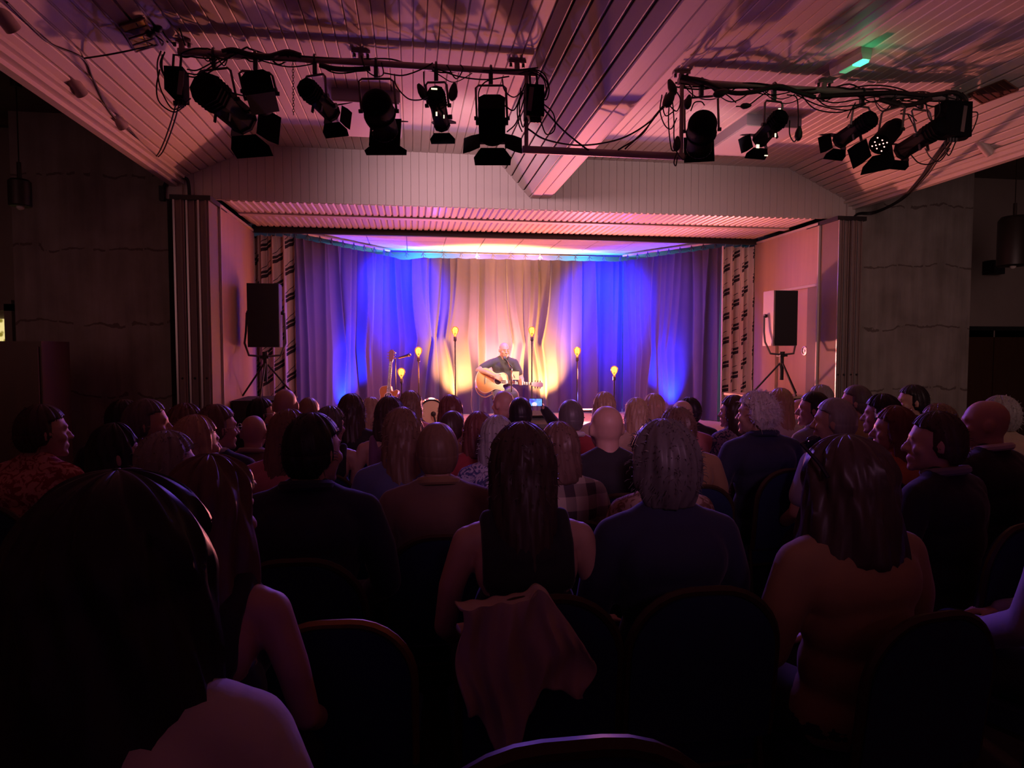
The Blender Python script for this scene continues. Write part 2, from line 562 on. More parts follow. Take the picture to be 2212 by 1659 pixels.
# slatted soffit
soff = struct('ceiling_soffit', 'slatted soffit over the front of the stage')
ns = 90
sw = 7.2 / ns
def slat(length):
    h = sw / 2
    return MB().prism([(-h, 0.03), (h, 0.03), (h, 0.018), (h * 0.55, 0), (-h * 0.55, 0), (-h, 0.018)], 0, length, M_up).mesh('slat', soffit_m, False)
s1, s2 = slat(0.62), slat(0.80)
for i in range(ns):
    x = MID - 3.6 + sw * (i + 0.5)
    o = obj('slat', s1, soff); o.location = (x, 8.02, 3.225)
    o = obj('slat', s2, soff); o.location = (x, 8.76, 3.225)
MB().box((MID, 8.70, 3.225), (7.2, 0.12, 0.035)).build('batten', trim_white, soff, False)
MB().box((MID, 8.82, 3.275), (7.3, 1.54, 0.04)).build('backing_board', soffit_m, soff, False)
MB().box((MID, 9.61, 3.20), (7.3, 0.07, 0.10)).build('header_beam', black, soff, False)

# ------------------------------------------------------------------ stage shell
st = struct('floor_stage', 'raised wooden stage floor with a dark front')
MB().box((MID, 10.15, STZ - 0.03), (8.0, 4.3, 0.06)).build('deck', stage_wood, st, False)
MB().box((MID, 8.03, 0.19), (8.0, 0.06, 0.38)).build('stage_front', dark_wood, st, False)
sbuild(MB().box((MID, 12.35, 1.9), (8.4, 0.1, 3.8)), 'wall_stage_back', plaster, 'wall behind the backcloth')
sbuild(MB().box((MID - 4.05, 10.8, 1.9), (0.1, 3.0, 3.8)), 'wall_stage_left', plaster, 'side wall of the left wing')
sbuild(MB().box((MID + 4.05, 10.8, 1.9), (0.1, 3.0, 3.8)), 'wall_stage_right', plaster, 'side wall of the right wing')
sc_ = struct('ceiling_stage', 'white tiled suspended ceiling over the stage')
tile_m = mat('white_ceiling_tile', (0.78, 0.78, 0.78), 0.85, var=0.05, scale=20, bump=0.1, bscale=120)
grid_m = mat('ceiling_grid_metal', (0.30, 0.30, 0.33), 0.5)
tm = MB().box((0, 0, 0.008), (0.585, 0.585, 0.016)).mesh('tile', tile_m, False)
for i in range(13):
    for j in range(4):
        o = obj('tile', tm, sc_)
        o.location = (-2.18 + 0.6 * i + 0.01, 9.96 + 0.6 * j, 3.275 + rnd.uniform(0, 0.003))
MB().box((MID, 10.95, 3.31), (8.0, 2.7, 0.03)).build('ceiling_grid', grid_m, sc_, False)

# reveals
rl = struct('wall_reveal_left', 'wood veneered side reveal of the stage opening, left')
MB().box((-2.17, 8.83, 1.66), (0.10, 1.62, 3.05)).build('veneer_panel', wood_panel, rl, False)
MB().box((-2.115, 8.83, 3.17), (0.02, 1.62, 0.03)).build('top_bead', trim_white, rl, False)
MB().box((-2.17, 8.01, 1.66), (0.12, 0.025, 3.05)).build('edge_bead', trim_white, rl, False)
MB().box((-2.14, 9.63, 1.66), (0.06, 0.02, 3.05)).build('edge_bead', alum, rl, False)
rr = struct('wall_reveal_right', 'wood veneered side reveal of the stage opening, right')
MB().box((5.22, 8.83, 2.80), (0.10, 1.62, 0.77)).build('veneer_panel', wood_panel, rr, False)
MB().box((5.22, 9.32, 1.43), (0.10, 0.62, 1.97)).build('veneer_panel', wood_panel, rr, False)
MB().box((5.165, 8.83, 3.17), (0.02, 1.62, 0.03)).build('top_bead', trim_white, rr, False)
MB().box((5.22, 8.01, 1.82), (0.12, 0.025, 2.73)).build('edge_bead', trim_white, rr, False)
d1 = struct('door_1', 'sliding veneered door with round flush handle beside the loudspeaker')
MB().box((5.235, 8.60, 1.42), (0.05, 0.80, 1.94)).build('door_panel', wood_panel, d1, False)
MB().box((5.235, 8.11, 1.42), (0.05, 0.16, 1.94)).build('door_panel', wood_panel, d1, False)
MB().box((5.19, 8.6, 2.395), (0.05, 1.16, 0.035)).build('door_track', trim_white, d1, False)
MB().box((5.20, 8.195, 1.42), (0.03, 0.016, 1.94)).build('edge_bead', trim_white, d1, False)
MX = Matrix.Translation((5.205, 8.33, 1.545)) @ Matrix.Rotation(-PI / 2, 4, 'Y')
MB().lathe([(0.062, 0), (0.062, 0.012), (0.046, 0.014), (0.044, 0.004)], 24, MX).build('handle_ring', alum, d1)
MB().lathe([(0.043, -0.004), (0.043, 0.003)], 20, MX).build('handle_cup', mat('bronze_cup', (0.10, 0.05, 0.03), 0.4, 0.5), d1)
MB().lathe([(0.018, 0), (0.018, 0.011)], 16, MX @ Matrix.Translation((0, 0.006, 0))).build('thumb_turn', alum, d1)

# folded partitions
def folded(name, x0, x1, label, n):
    t = thing(name, label, 'partition', ((x0 + x1) / 2, 7.95, 0))
    wd = (x1 - x0) / n
    for i in range(n):
        x = x0 + wd * (i + 0.5) - (x0 + x1) / 2
        MB().box((x, 0.02 * (i % 2), 1.58), (wd * 0.92, 0.62, 3.14)).build('leaf_panel', partition, t, False)
        for dx in (-0.36, 0.22):
            MB().box((x + dx * wd, -0.315 + 0.02 * (i % 2), 1.58), (wd * 0.16, 0.025, 3.13)).build('aluminium_stile', alum if dx < 0 else partition, t, False)
        for z in (1.25, 0.95):
            MB().lathe([(0.012, 0), (0.012, 0.012), (0.006, 0.016)], 8, Matrix.Translation((x, -0.30, z)) @ Matrix.Rotation(PI / 2, 4, 'X')).build('bolt', black, t)
    MB().box((0, 0, 3.17), (x1 - x0 + 0.04, 0.66, 0.05)).build('top_track', black, t, False)
    return t
folded('folding_partition', -2.50, -2.13, 'folded brown partition leaves stacked beside the left concrete wall', 3)
folded('folding_partition', 5.18, 5.53, 'folded brown partition leaves with bright stiles beside the right concrete wall', 4)
for s, (xa, xb) in ((0, (-2.67, -2.50)), (1, (5.53, 5.64))):
    sbuild(MB().box(((xa + xb) / 2, 8.3, 1.7), (xb - xa, 0.2, 3.4)), 'wall_pocket_%s' % ('left', 'right')[s], dark_wood, 'dark pocket beside the folded partition, %s' % ('left', 'right')[s])
    sbuild(MB().box(((xa + xb) / 2, 8.02, 3.34), (xb - xa, 0.1, 0.24)), 'trim_pocket_head_%s' % ('left', 'right')[s], paint_f, 'boarded head over the partition pocket, %s' % ('left', 'right')[s])

# ------------------------------------------------------------------ curtains
cloth_grey = mat('charcoal_stage_cloth', (0.052, 0.038, 0.085), 0.85, var=0.08, scale=6, sheen=0.15)
def path_len(P):
    out = [0]
    for a, b in zip(P[:-1], P[1:]):
        out.append(out[-1] + math.hypot(b[0] - a[0], b[1] - a[1]))
    return out
def drape(P, z0, z1, fold, nu, nz, top=None, name='cloth', m=None, parent=None, origin=(0, 0, 0)):
    """cloth hanging along plan path P (x, y); fold(u, t) -> offset towards the audience, t = 0 at the top"""
    S = path_len(P)
    L = S[-1]
    vs, uv = [], []
    for i in range(nu + 1):
        u = L * i / nu
        k = max(j for j in range(len(S) - 1) if S[j] <= u + 1e-9)
        q = (u - S[k]) / (S[k + 1] - S[k])
        x = P[k][0] + (P[k + 1][0] - P[k][0]) * q
        y = P[k][1] + (P[k + 1][1] - P[k][1]) * q
        dx, dy = P[k + 1][0] - P[k][0], P[k + 1][1] - P[k][1]
        d = math.hypot(dx, dy)
        nx, ny = dy / d, -dx / d
        zt = z1 + (top(u) if top else 0)
        for j in range(nz + 1):
            t = j / nz
            f = fold(u, t)
            if isinstance(f, tuple):
                fo, fu = f
            else:
                fo, fu = f, 0
            z = zt + (z0 - zt) * t
            vs.append((x + nx * fo + dx / d * fu - origin[0], y + ny * fo + dy / d * fu - origin[1], z - origin[2]))
            uv.append((u, z))
    fs = [(i * (nz + 1) + j, i * (nz + 1) + j + 1, (i + 1) * (nz + 1) + j + 1, (i + 1) * (nz + 1) + j) for i in range(nu) for j in range(nz)]
    me = bpy.data.meshes.new(name)
    me.from_pydata(vs, [], fs)
    me.update()
    me.polygons.foreach_set('use_smooth', [True] * len(me.polygons))
    ul = me.uv_layers.new(name='cloth_uv')
    li = np.zeros(len(me.loops), dtype=np.int32)
    me.loops.foreach_get('vertex_index', li)
    ul.data.foreach_set('uv', np.array(uv, dtype=np.float32)[li].ravel())
    me.materials.append(m)
    return obj(name, me, parent)

def fold_set(L, n, seed, amp, wid, pinches=()):
    r = random.Random(seed)
    F = []
    for i in range(n):
        c = L * (i + 0.5 + r.uniform(-0.35, 0.35)) / n
        F.append((c, r.uniform(0.4, 1.0) * amp, wid * r.uniform(0.45, 1.3), r.uniform(-0.10, 0.10), r.uniform(0.15, 1.0), r.choice((-1, 1, 1))))
    def fold(u, t):
        v = 0
        for (c, a, wd, dr, grow, sg) in F:
            x = c + dr * t
            ww = wd * (0.35 + 0.65 * min(1, t * 1.6 + 0.1))
            for (pu, pt, rad, pull) in pinches:
                # the cloth is gathered here, so nearby folds lean in towards the point and narrow
                g = math.exp(-abs((t - pt) / 0.20) ** 1.3) * math.exp(-((c - pu) / rad) ** 2)
                x += (pu - c) * pull * g
                ww *= 1 - 0.5 * g
            e = (u - x) / ww
            if abs(e) < 3:
                v += sg * a * (0.3 + 0.7 * (1 - math.exp(-t * 5 * grow))) * math.exp(-abs(e) ** 1.35)
        return v
    return fold
RODZ = 3.205
BX0, BX1, BY = -0.37, 3.72, 11.62
org = (MID, BY, STZ)
bc = thing('backcloth', 'charcoal backcloth hanging behind the singer, tied along a rod', 'curtain', org)
ff = fold_set(BX1 - BX0, 26, 5, 0.15, 0.085, ((0.80, 0.52, 0.42, 0.8), (2.36, 0.55, 0.42, 0.8)))
drape([(BX0, BY), (BX1, BY)], STZ + 0.01, RODZ - 0.07, ff, 420, 60,
      lambda u: -0.045 * math.exp(-((u - 0.28) / 0.15) ** 2) - 0.012 * abs(math.sin(u * PI / 0.29)), 'cloth', cloth_grey, bc, org)
def bow(mb, p, s=1.0):
    mb.tube([p + Vector((-0.03 * s, -0.01, -0.03)), p + Vector((-0.012, -0.02, 0.012)), p + Vector((0, -0.012, 0.03))], 0.005, 5)
    mb.tube([p + Vector((0.045 * s, -0.01, -0.02)), p + Vector((0.016, -0.02, 0.008)), p + Vector((0, -0.012, 0.03))], 0.005, 5)
    mb.tube([p + Vector((0, -0.02, 0.05)), p + Vector((0, -0.022, 0.0)), p + Vector((0.004, 0, -0.05))], 0.006, 5)
tie_m = mat('tie_tape', (0.10, 0.09, 0.12), 0.8)
tie_w = mat('pale_tie_tape', (0.75, 0.72, 0.75), 0.8)
for i in range(15):
    mb = MB()
    bow(mb, Vector((BX0 + 0.03 + i * 0.288 + rnd.uniform(-0.04, 0.04), BY - 0.01, RODZ - 0.03)) - Vector(org), rnd.uniform(0.6, 1.3))
    mb.build('tie', tie_w if i in (5, 9) else tie_m, bc)
rod_m = mat('dark_rod', (0.04, 0.04, 0.06), 0.5)
tag(MB().tube([(BX0 - 0.08, BY, RODZ + 0.02), (BX1 + 0.08, BY, RODZ + 0.02)], 0.017, 10).build('curtain_rod', rod_m), 'dark horizontal rod carrying the backcloth below the tiled ceiling', 'rod')

def side_cloth(pa, pb, seed, label, rail_label, pale):
    L = math.hypot(pb[0] - pa[0], pb[1] - pa[1])
    o0 = ((pa[0] + pb[0]) / 2, (pa[1] + pb[1]) / 2, STZ)
    t = thing('side_curtain', label, 'curtain', o0)
    drape([pa, pb], STZ + 0.01, RODZ - 0.06, fold_set(L, 13, seed, 0.12, 0.080, ((L * (0.58 if seed == 11 else 0.42), 0.60, 0.35, 0.7),)), 220, 50, lambda u: -0.01 * abs(math.sin(u * PI / 0.2)), 'cloth', cloth_grey, t, o0)
    for i in range(9):
        q = (i + 0.4) / 9
        mb = MB()
        bow(mb, Vector((pa[0] + (pb[0] - pa[0]) * q, pa[1] + (pb[1] - pa[1]) * q - 0.02, RODZ - 0.02)) - Vector(o0), rnd.uniform(0.5, 1))
        mb.build('tie', tie_m, t)
    tag(MB().tube([(pa[0], pa[1], RODZ + 0.025), (pb[0], pb[1], RODZ + 0.025)], 0.02, 8).build('curtain_rail', mat('pale_rail', (0.62, 0.58, 0.58), 0.4)), rail_label, 'rail')
side_cloth((-1.68, 9.86), (-0.36, 11.60), 11, 'charcoal side curtain washed blue between patterned drape and spare guitar', 'pale rail over the side curtain near the spare guitar', False)
side_cloth((3.72, 11.60), (4.74, 9.86), 13, 'charcoal side curtain washed blue beside the drape next to the sliding door', 'pale rail over the side curtain next to the sliding door', True)

# patterned drapes
def pattern_fn(nt, b):
    uvn = nt.nodes.new('ShaderNodeUVMap')
    uvn.uv_map = 'cloth_uv'
    sep = nt.nodes.new('ShaderNodeSeparateXYZ')
    nt.links.new(uvn.outputs[0], sep.inputs[0])
    U = math_node(nt, 'DIVIDE', sep.outputs[0], 0.16)
    col = math_node(nt, 'FLOOR', U)
    V = math_node(nt, 'ADD', math_node(nt, 'DIVIDE', sep.outputs[1], 0.37), math_node(nt, 'MULTIPLY', col, 0.43))
    row = math_node(nt, 'FLOOR', V)
    fu = math_node(nt, 'MULTIPLY', math_node(nt, 'SUBTRACT', math_node(nt, 'FRACT', U), 0.5), 0.16)
    fv = math_node(nt, 'MULTIPLY', math_node(nt, 'SUBTRACT', math_node(nt, 'FRACT', V), 0.5), 0.37)
    # slanted frame
    b_ = math_node(nt, 'MULTIPLY_ADD', fu, -0.75, fv)
    bar1 = math_node(nt, 'LESS_THAN', math_node(nt, 'ABSOLUTE', math_node(nt, 'SUBTRACT', b_, 0.038)), 0.019)
    bar2 = math_node(nt, 'LESS_THAN', math_node(nt, 'ABSOLUTE', math_node(nt, 'ADD', b_, 0.020)), 0.024)
    lim = math_node(nt, 'LESS_THAN', math_node(nt, 'ABSOLUTE', fu), 0.062)
    thin = math_node(nt, 'LESS_THAN', math_node(nt, 'ABSOLUTE', math_node(nt, 'SUBTRACT', math_node(nt, 'MULTIPLY_ADD', fu, -1.3, fv), 0.12)), 0.006)
    tot = math_node(nt, 'MULTIPLY', math_node(nt, 'MAXIMUM', math_node(nt, 'MAXIMUM', bar1, bar2), thin), lim)
    mx = nt.nodes.new('ShaderNodeMix')
    mx.data_type = 'RGBA'
    mx.inputs[6].default_value = (0.66, 0.52, 0.46, 1)
    mx.inputs[7].default_value = (0.035, 0.022, 0.035, 1)
    nt.links.new(tot, mx.inputs[0])
    nt.links.new(mx.outputs[2], b.inputs['Base Color'])
drape_m = node_mat('brushstroke_print_cloth', pattern_fn, 0.85)
def pleat(amp, pitch, seed):
    r = random.Random(seed)
    ph = [r.uniform(0, 6) for _ in range(3)]
    def f(u, t):
        return amp * (0.75 + 0.25 * t) * math.sin(u * 2 * PI / pitch + 0.8 * math.sin(u * 5 + ph[0])) + amp * 0.35 * math.sin(u * 2 * PI / pitch * 2.1 + ph[1] + t * 0.6)
    return f
for (xa, xb, sd, lab) in ((-2.22, -1.60, 3, 'beige drape with dark brushstroke print behind the loudspeaker beside the left reveal'),
                          (4.66, 5.44, 4, 'beige drape with dark brushstroke print beside the sliding door')):
    o0 = ((xa + xb) / 2, 9.74, STZ)
    t = thing('patterned_drape', lab, 'curtain', o0)
    drape([(xa, 9.74), (xb, 9.74)], STZ + 0.01, 3.13, pleat(0.075, 0.150, sd), 170, 16, None, 'cloth', drape_m, t, o0)
    for i in range(6):
        x = xa + (xb - xa) * (i + 0.5) / 6 - o0[0]
        MB().tube([(x, 0, 3.19 - STZ), (x + 0.008, -0.02, 3.16 - STZ), (x, 0, 3.12 - STZ)], 0.005, 5).build('hook', tie_w, t)
    MB().box((0, 0, 3.205 - STZ), (xb - xa + 0.1, 0.05, 0.03)).build('track', black, t, False)

# ------------------------------------------------------------------ bulb lamps
def bulb_fn(nt, b):
    out = [n for n in nt.nodes if n.type == 'OUTPUT_MATERIAL'][0]
    tr = nt.nodes.new('ShaderNodeBsdfTransparent')
    tr.inputs[0].default_value = (0.95, 0.55, 0.20, 1)
    em = nt.nodes.new('ShaderNodeEmission')
    em.inputs[0].default_value = (1.0, 0.34, 0.05, 1)
    em.inputs[1].default_value = 0.5
    gl = nt.nodes.new('ShaderNodeBsdfGlossy')
    gl.inputs['Roughness'].default_value = 0.1
    a = nt.nodes.new('ShaderNodeAddShader')
    m1 = nt.nodes.new('ShaderNodeMixShader')
    m1.inputs[0].default_value = 0.05
    nt.links.new(tr.outputs[0], a.inputs[0])
    nt.links.new(em.outputs[0], a.inputs[1])
    nt.links.new(a.outputs[0], m1.inputs[1])
    nt.links.new(gl.outputs[0], m1.inputs[2])
    nt.links.new(m1.outputs[0], out.inputs[0])
bulb_glass = node_mat('amber_bulb_glass', bulb_fn)
filament_m = mat('hot_filament', (1, 0.8, 0.5), emit=(1.0, 0.66, 0.22), estr=3.0)
metal_dark = mat('dark_metal', (0.05, 0.05, 0.055), 0.4, 0.6)
lamp_names = ['tall bulb floor lamp by the backcloth pinch, between spare guitar and singer', 'medium bulb floor lamp third from the left of the row',
              'shortest bulb floor lamp beside the spare guitar', 'tall bulb floor lamp just behind the singer', 'medium bulb floor lamp second from the right of the row', 'short bulb floor lamp at the right end of the row']
lamp_names[1] = 'medium bulb floor lamp between the shortest lamp and the tall lamp left of the singer'
lamp_names[0] = 'tall bulb floor lamp standing apart left of the singer'
for (px, py, Y), lab in zip(BULBS, lamp_names):
    p = at(px, py, Y)
    t = thing('bulb_floor_lamp', lab, 'lamp', (p.x, p.y, STZ), 0, 'bulb floor lamps around the singer')
    h = p.z - STZ
    MB().lathe([(0.13, 0), (0.13, 0.012), (0.03, 0.022), (0.012, 0.03)], 24).build('base', metal_dark, t)
    MB().tube([(0, 0, 0.02), (0, 0, h - 0.15)], 0.011, 8).build('pole', metal_dark, t)
    MB().lathe([(0.014, h - 0.16), (0.024, h - 0.15), (0.024, h - 0.09), (0.018, h - 0.082)], 14).build('socket', black, t)
    b = MB().lathe([(0.014, h - 0.085), (0.022, h - 0.06), (0.048, h - 0.02), (0.060, h + 0.02), (0.054, h + 0.052), (0.030, h + 0.075), (0.006, h + 0.082)], 20).build('bulb', bulb_glass, t)
    fb = MB()
    fb.ell((0, 0, h + 0.012), (0.022, 0.022, 0.040), 10)
    fb.build('filament', filament_m, b)
    lamp('bulb_glow', 'POINT', (p.x, p.y, p.z + 0.01), BULB_W, (1.0, 0.36, 0.12), None, 0.06)

# ------------------------------------------------------------------ loudspeakers
grille = mat('speaker_grille', (0.010, 0.010, 0.012), 0.7, bump=0.4, bscale=400)
cab_m = mat('speaker_cabinet', (0.06, 0.06, 0.065), 0.5)
def loudspeaker(x, y, zb, zt, wd, label, lab2, rz, mirror, footz, side_col):
    h = zt - zb
    t = thing('loudspeaker', label, 'speaker', (x, y, zb), rz)
    M = Matrix(((1, 0, 0, 0), (0, 1, 0, 0), (0, 0, 1, 0), (0, 0, 0, 1)))
    w2, dp = wd / 2, 0.34
    MB().prism([(-w2, 0.0), (w2, 0.0), (w2, dp - 0.08), (w2 * 0.7, dp), (-w2 * 0.7, dp), (-w2, dp - 0.08)], 0, h).build('cabinet', mat('cab_' + side_col[0], side_col[1], 0.45), t, False)
    MB().box((0, -0.012, h / 2), (wd - 0.01, 0.024, h - 0.01)).build('front_grille', grille, t, False)
    fr = MB()
    for s in (-1, 1):
        fr.tube([(s * (w2 + 0.035), 0.17, h * 0.55), (s * (w2 + 0.045), 0.15, h * 0.25), (s * (w2 + 0.055), 0.1, 0.05), (s * (w2 - 0.0), 0.06, -0.10), (s * 0.02, 0.06, -0.115)], 0.014, 6)
    fr.build('mounting_bracket', mat('bracket_paint', (0.10, 0.09, 0.10), 0.4), t)
    for s in (-1, 1):
        MB().lathe([(0.022, 0), (0.026, 0.02), (0.026, 0.035)], 10, Matrix.Translation((s * w2, 0.17, h * 0.55)) @ Matrix.Rotation(s * PI / 2, 4, 'Y')).build('bracket_knob', black, t)
    MB().box((0, 0.06, -0.125), (0.10, 0.10, 0.03)).build('stand_socket', black, t, False)
    # stand
    k = thing('speaker_stand', lab2, 'stand', (x, y + 0.06, footz), rz)
    hh = zb - footz - 0.14
    MB().tube([(0, 0, 0.25), (0, 0, hh)], 0.019, 10).build('pole', mat('stand_pole', (0.10, 0.10, 0.10), 0.3, 0.6), k)
    MB().tube([(0, 0, 0.20), (0, 0, 0.55)], 0.026, 10).build('outer_pole', black, k)
    MB().lathe([(0.035, 0.50), (0.035, 0.57)], 10).build('collar', black, k)
    for j in range(3):
        a = j * 2 * PI / 3 + 0.5
        g = MB().tube([(0.02 * math.cos(a), 0.02 * math.sin(a), 0.42), (0.36 * math.cos(a), 0.36 * math.sin(a), 0.015)], 0.012, 6).build('leg', black, k)
    return t
loudspeaker(-1.80, 8.62, 1.59, 2.37, 0.375, 'black loudspeaker on a stand in front of the left drape', 'black tripod speaker stand on the left riser box', 0.05, False, 0.965, ('dark', (0.10, 0.10, 0.11)))
q0, q1 = at(1672, 627, 8.10), at(1720, 747, 8.10)
loudspeaker((q0.x + q1.x) / 2, 8.10, q1.z, q0.z, q1.x - q0.x, 'black fronted loudspeaker with grey sides beside the sliding door', 'tripod speaker stand on the right riser box', 0.0, True, 0.965, ('grey', (0.42, 0.36, 0.38)))
RSX = (q0.x + q1.x) / 2
rb = mat('riser_black', (0.015, 0.013, 0.016), 0.7)
for (x, wd, lab, ry) in ((-1.79, 0.60, 'black riser box under the left loudspeaker stand', 8.66), (RSX - 0.05, 0.80, 'black riser box with pale lid under the right loudspeaker stand', 8.44)):
    t = thing('riser_box', lab, 'box', (x, ry, STZ))
    MB().box((0, 0, 0.245), (wd, 0.8, 0.49)).build('box_body', rb, t, False)
    MB().box((0, 0, 0.505), (wd + 0.02, 0.82, 0.03)).build('box_lid', wood_panel if x > 0 else rb, t, False)
    for s in (-1, 1):
        MB().box((s * wd * 0.3, -0.405, 0.30), (0.12, 0.02, 0.03)).build('box_handle', metal_dark, t, False)

# ------------------------------------------------------------------ guitars
guitar_top = mat('spruce_top', (0.62, 0.24, 0.045), 0.3, var=0.12, scale=5, stretch=(0.3, 5, 1))
guitar_side = mat('guitar_side_wood', (0.38, 0.13, 0.05), 0.3)
neck_wood = mat('guitar_neck_wood', (0.42, 0.22, 0.10), 0.35)
fret_m = mat('fretboard_wood', (0.20, 0.11, 0.07), 0.45)
ivory = mat('ivory_binding', (0.85, 0.72, 0.50), 0.4)
nickel = mat('nickel', (0.75, 0.70, 0.65), 0.25, 1.0)
def guitar_outline(n=72, cut=True):
    """x along the neck (0 at tail, 0.50 at neck joint), y across"""
    pts = []
    ctrl = [(0, 0), (0.02, 0.11), (0.08, 0.172), (0.15, 0.192), (0.22, 0.168), (0.285, 0.128), (0.33, 0.122), (0.39, 0.138), (0.44, 0.138), (0.48, 0.105), (0.495, 0.03)]
    up = spline([(x, y, 0) for x, y in ctrl], 5)
    pts += [(p.x, p.y) for p in up]
    low = ctrl[:-1] if not cut else [(0, 0), (0.02, 0.11), (0.08, 0.172), (0.15, 0.192), (0.22, 0.168), (0.285, 0.128), (0.33, 0.122), (0.385, 0.140), (0.425, 0.143), (0.44, 0.118), (0.415, 0.075), (0.42, 0.045), (0.46, 0.03), (0.495, 0.02)]
    lo = spline([(x, -y, 0) for x, y in low], 5)
    pts += [(p.x, p.y) for p in reversed(lo[1:])]
    return pts
def guitar(label, M, strap=False, pick=False):
    """local: x along the neck, y across (treble side negative), z out of the top"""
    t = thing('acoustic_guitar', label, 'guitar')
    t.matrix_world = M
    out = guitar_outline()
    MB().prism(out, -0.10, 0.0).build('body', guitar_side, t, True, 30)
    ins = [(0.247 + (x - 0.247) * 0.985, y * 0.975) for x, y in out]
    MB().prism(ins, -0.004, 0.003).build('soundboard', guitar_top, t, False)
    MB().tube([(x, y, 0.0) for x, y in out] + [(out[0][0], out[0][1], 0)], 0.004, 5, False).build('binding', ivory, t)
    MB().lathe([(0.050, 0), (0.050, 0.0045)], 28, Matrix.Translation((0.335, 0, 0))).build('sound_hole', mat('sound_hole_dark', (0.05, 0.02, 0.01), 0.9), t)
    MB().tube([(0.335 + 0.058 * math.cos(a * PI / 14), 0.058 * math.sin(a * PI / 14), 0.004) for a in range(29)], 0.005, 5, False).build('rosette', ivory, t)
    MB().prism([(0.13, -0.07), (0.155, -0.03), (0.155, 0.03), (0.13, 0.07), (0.12, 0)], 0, 0.010).build('bridge', fret_m, t, False)
    MB().box((0.148, 0, 0.012), (0.006, 0.08, 0.006)).build('saddle', ivory, t, False)
    if pick:
        MB().prism([(0.33, -0.055), (0.29, -0.05), (0.22, -0.06), (0.20, -0.10), (0.25, -0.125), (0.31, -0.09)], 0.001, 0.0055).build('pickguard', mat('red_pickguard', (0.30, 0.03, 0.01), 0.25), t, False)
    MB().prism([(0.40, -0.028), (0.86, -0.022), (0.86, 0.022), (0.40, 0.028)], 0.002, 0.010).build('fretboard', fret_m, t, False)
    MB().tube([(0.46, 0, -0.03), (0.52, 0, -0.012), (0.86, 0, -0.008)], [0.03, 0.022, 0.018], 10).build('neck', neck_wood, t)
    fr = MB()
    for k in range(15):
        x = 0.86 - 0.36 * (1 - 2 ** (-(k + 1) / 12)) * 1.9
        if x > 0.42:
            fr.box((x, 0, 0.011), (0.004, 0.048, 0.003))
    fr.build('fret_set', nickel, t, False)
    MB().prism([(0.86, -0.024), (0.90, -0.034), (1.02, -0.040), (1.05, -0.015), (1.04, 0), (1.05, 0.015), (1.02, 0.040), (0.90, 0.034), (0.86, 0.024)], -0.012, 0.004, Matrix.Rotation(0, 4, 'Y')).build('headstock', ivory if not pick else neck_wood, t, False)
    for k in range(3):
        for s in (-1, 1):
            MB().tube([(0.92 + 0.04 * k, s * 0.025, -0.004), (0.92 + 0.04 * k, s * 0.062, -0.004)], [0.006, 0.011], 6).build('tuning_peg', nickel, t)
    sm = MB()
    for k in range(6):
        y = -0.02 + 0.008 * k
        sm.tube([(0.148, y * 1.4, 0.014), (0.86, y * 0.85, 0.013)], 0.0009, 3)
    sm.build('strings', nickel, t)
    return t
# spare guitar on its stand
gb = at(838, 884, 10.25)
gt = at(849, 748, 10.25)
def frame_from(xd, zd, p):
    X = Vector(xd).normalized()
    Z = Vector(zd)
    Z = (Z - X * Z.dot(X)).normalized()
    Y_ = Z.cross(X)
    M = Matrix((X, Y_, Z)).transposed().to_4x4()
    M.translation = p
    return M
guitar('honey coloured spare acoustic guitar with red pickguard upright on a stand', frame_from(Vector((0.08, 0.16, 1.0)), (-0.25, -1, 0.15), Vector((gb.x - 0.02, 10.2, STZ + 0.09))), pick=True)
t = thing('guitar_stand', 'black folding guitar stand under the spare guitar', 'stand', (gb.x - 0.02, 10.2, STZ))
for s in (-1, 1):
    MB().tube([(s * 0.16, -0.10, 0.01), (s * 0.10, 0.02, 0.09), (s * 0.05, 0.14, 0.45), (0, 0.16, 0.55)], 0.01, 6).build('leg', black, t)
    MB().tube([(s * 0.10, 0.02, 0.075), (s * 0.10, -0.16, 0.075), (s * 0.10, -0.17, 0.12)], 0.009, 6).build('cradle_arm', black, t)
MB().tube([(0, 0.16, 0.5), (0, 0.34, 0.01)], 0.01, 6).build('leg', black, t)

# microphone stands
def mic(mb_parent, p, d, m=None):
    d = Vector(d).normalized()
    a = MB().tube([Vector(p), Vector(p) + d * 0.15], [0.022, 0.014], 10).build('microphone_body', metal_dark, mb_parent)
    MB().ell(Vector(p) - d * 0.02, (0.028, 0.028, 0.028), 10).build('microphone_grille', mat('mic_grille', (0.12, 0.12, 0.13), 0.5, 0.6), a)
hp = at(1093, 776, 10.05)
base = at(1105, 850, 10.0)
t = thing('microphone_stand', 'silver boom microphone stand in front of the singer', 'microphone stand', (base.x, 10.0, STZ))
jt = at(1103, 797, 10.0) - Vector((base.x, 10.0, STZ))
hl = hp - Vector((base.x, 10.0, STZ))
chrome = mat('chrome', (0.70, 0.68, 0.70), 0.2, 1.0)
MB().tube([(0, 0, 0.03), (0, 0, jt.z)], 0.010, 8).build('pole', chrome, t)
MB().tube([hl + Vector((0.02, 0, -0.02)), jt, jt + (jt - hl) * 0.9], 0.008, 8).build('boom', chrome, t)
MB().ell(jt, (0.022, 0.022, 0.022), 8).build('boom_clutch', black, t)
mic(t, hl + Vector((0.0, 0.03, 0.0)), (0.5, -0.2, -0.6))
for j in range(3):
    a = j * 2 * PI / 3 + 0.4
    MB().tube([(0, 0, 0.10), (0.30 * math.cos(a), 0.30 * math.sin(a), 0.012)], 0.009, 6).build('leg', black, t)
tb = at(1114, 811, 9.97) - Vector((base.x, 10.0, STZ))
k = MB().box(tb, (0.10, 0.012, 0.13)).build('lyric_tablet', mat('tablet_back', (0.75, 0.62, 0.42), 0.5), t, False)
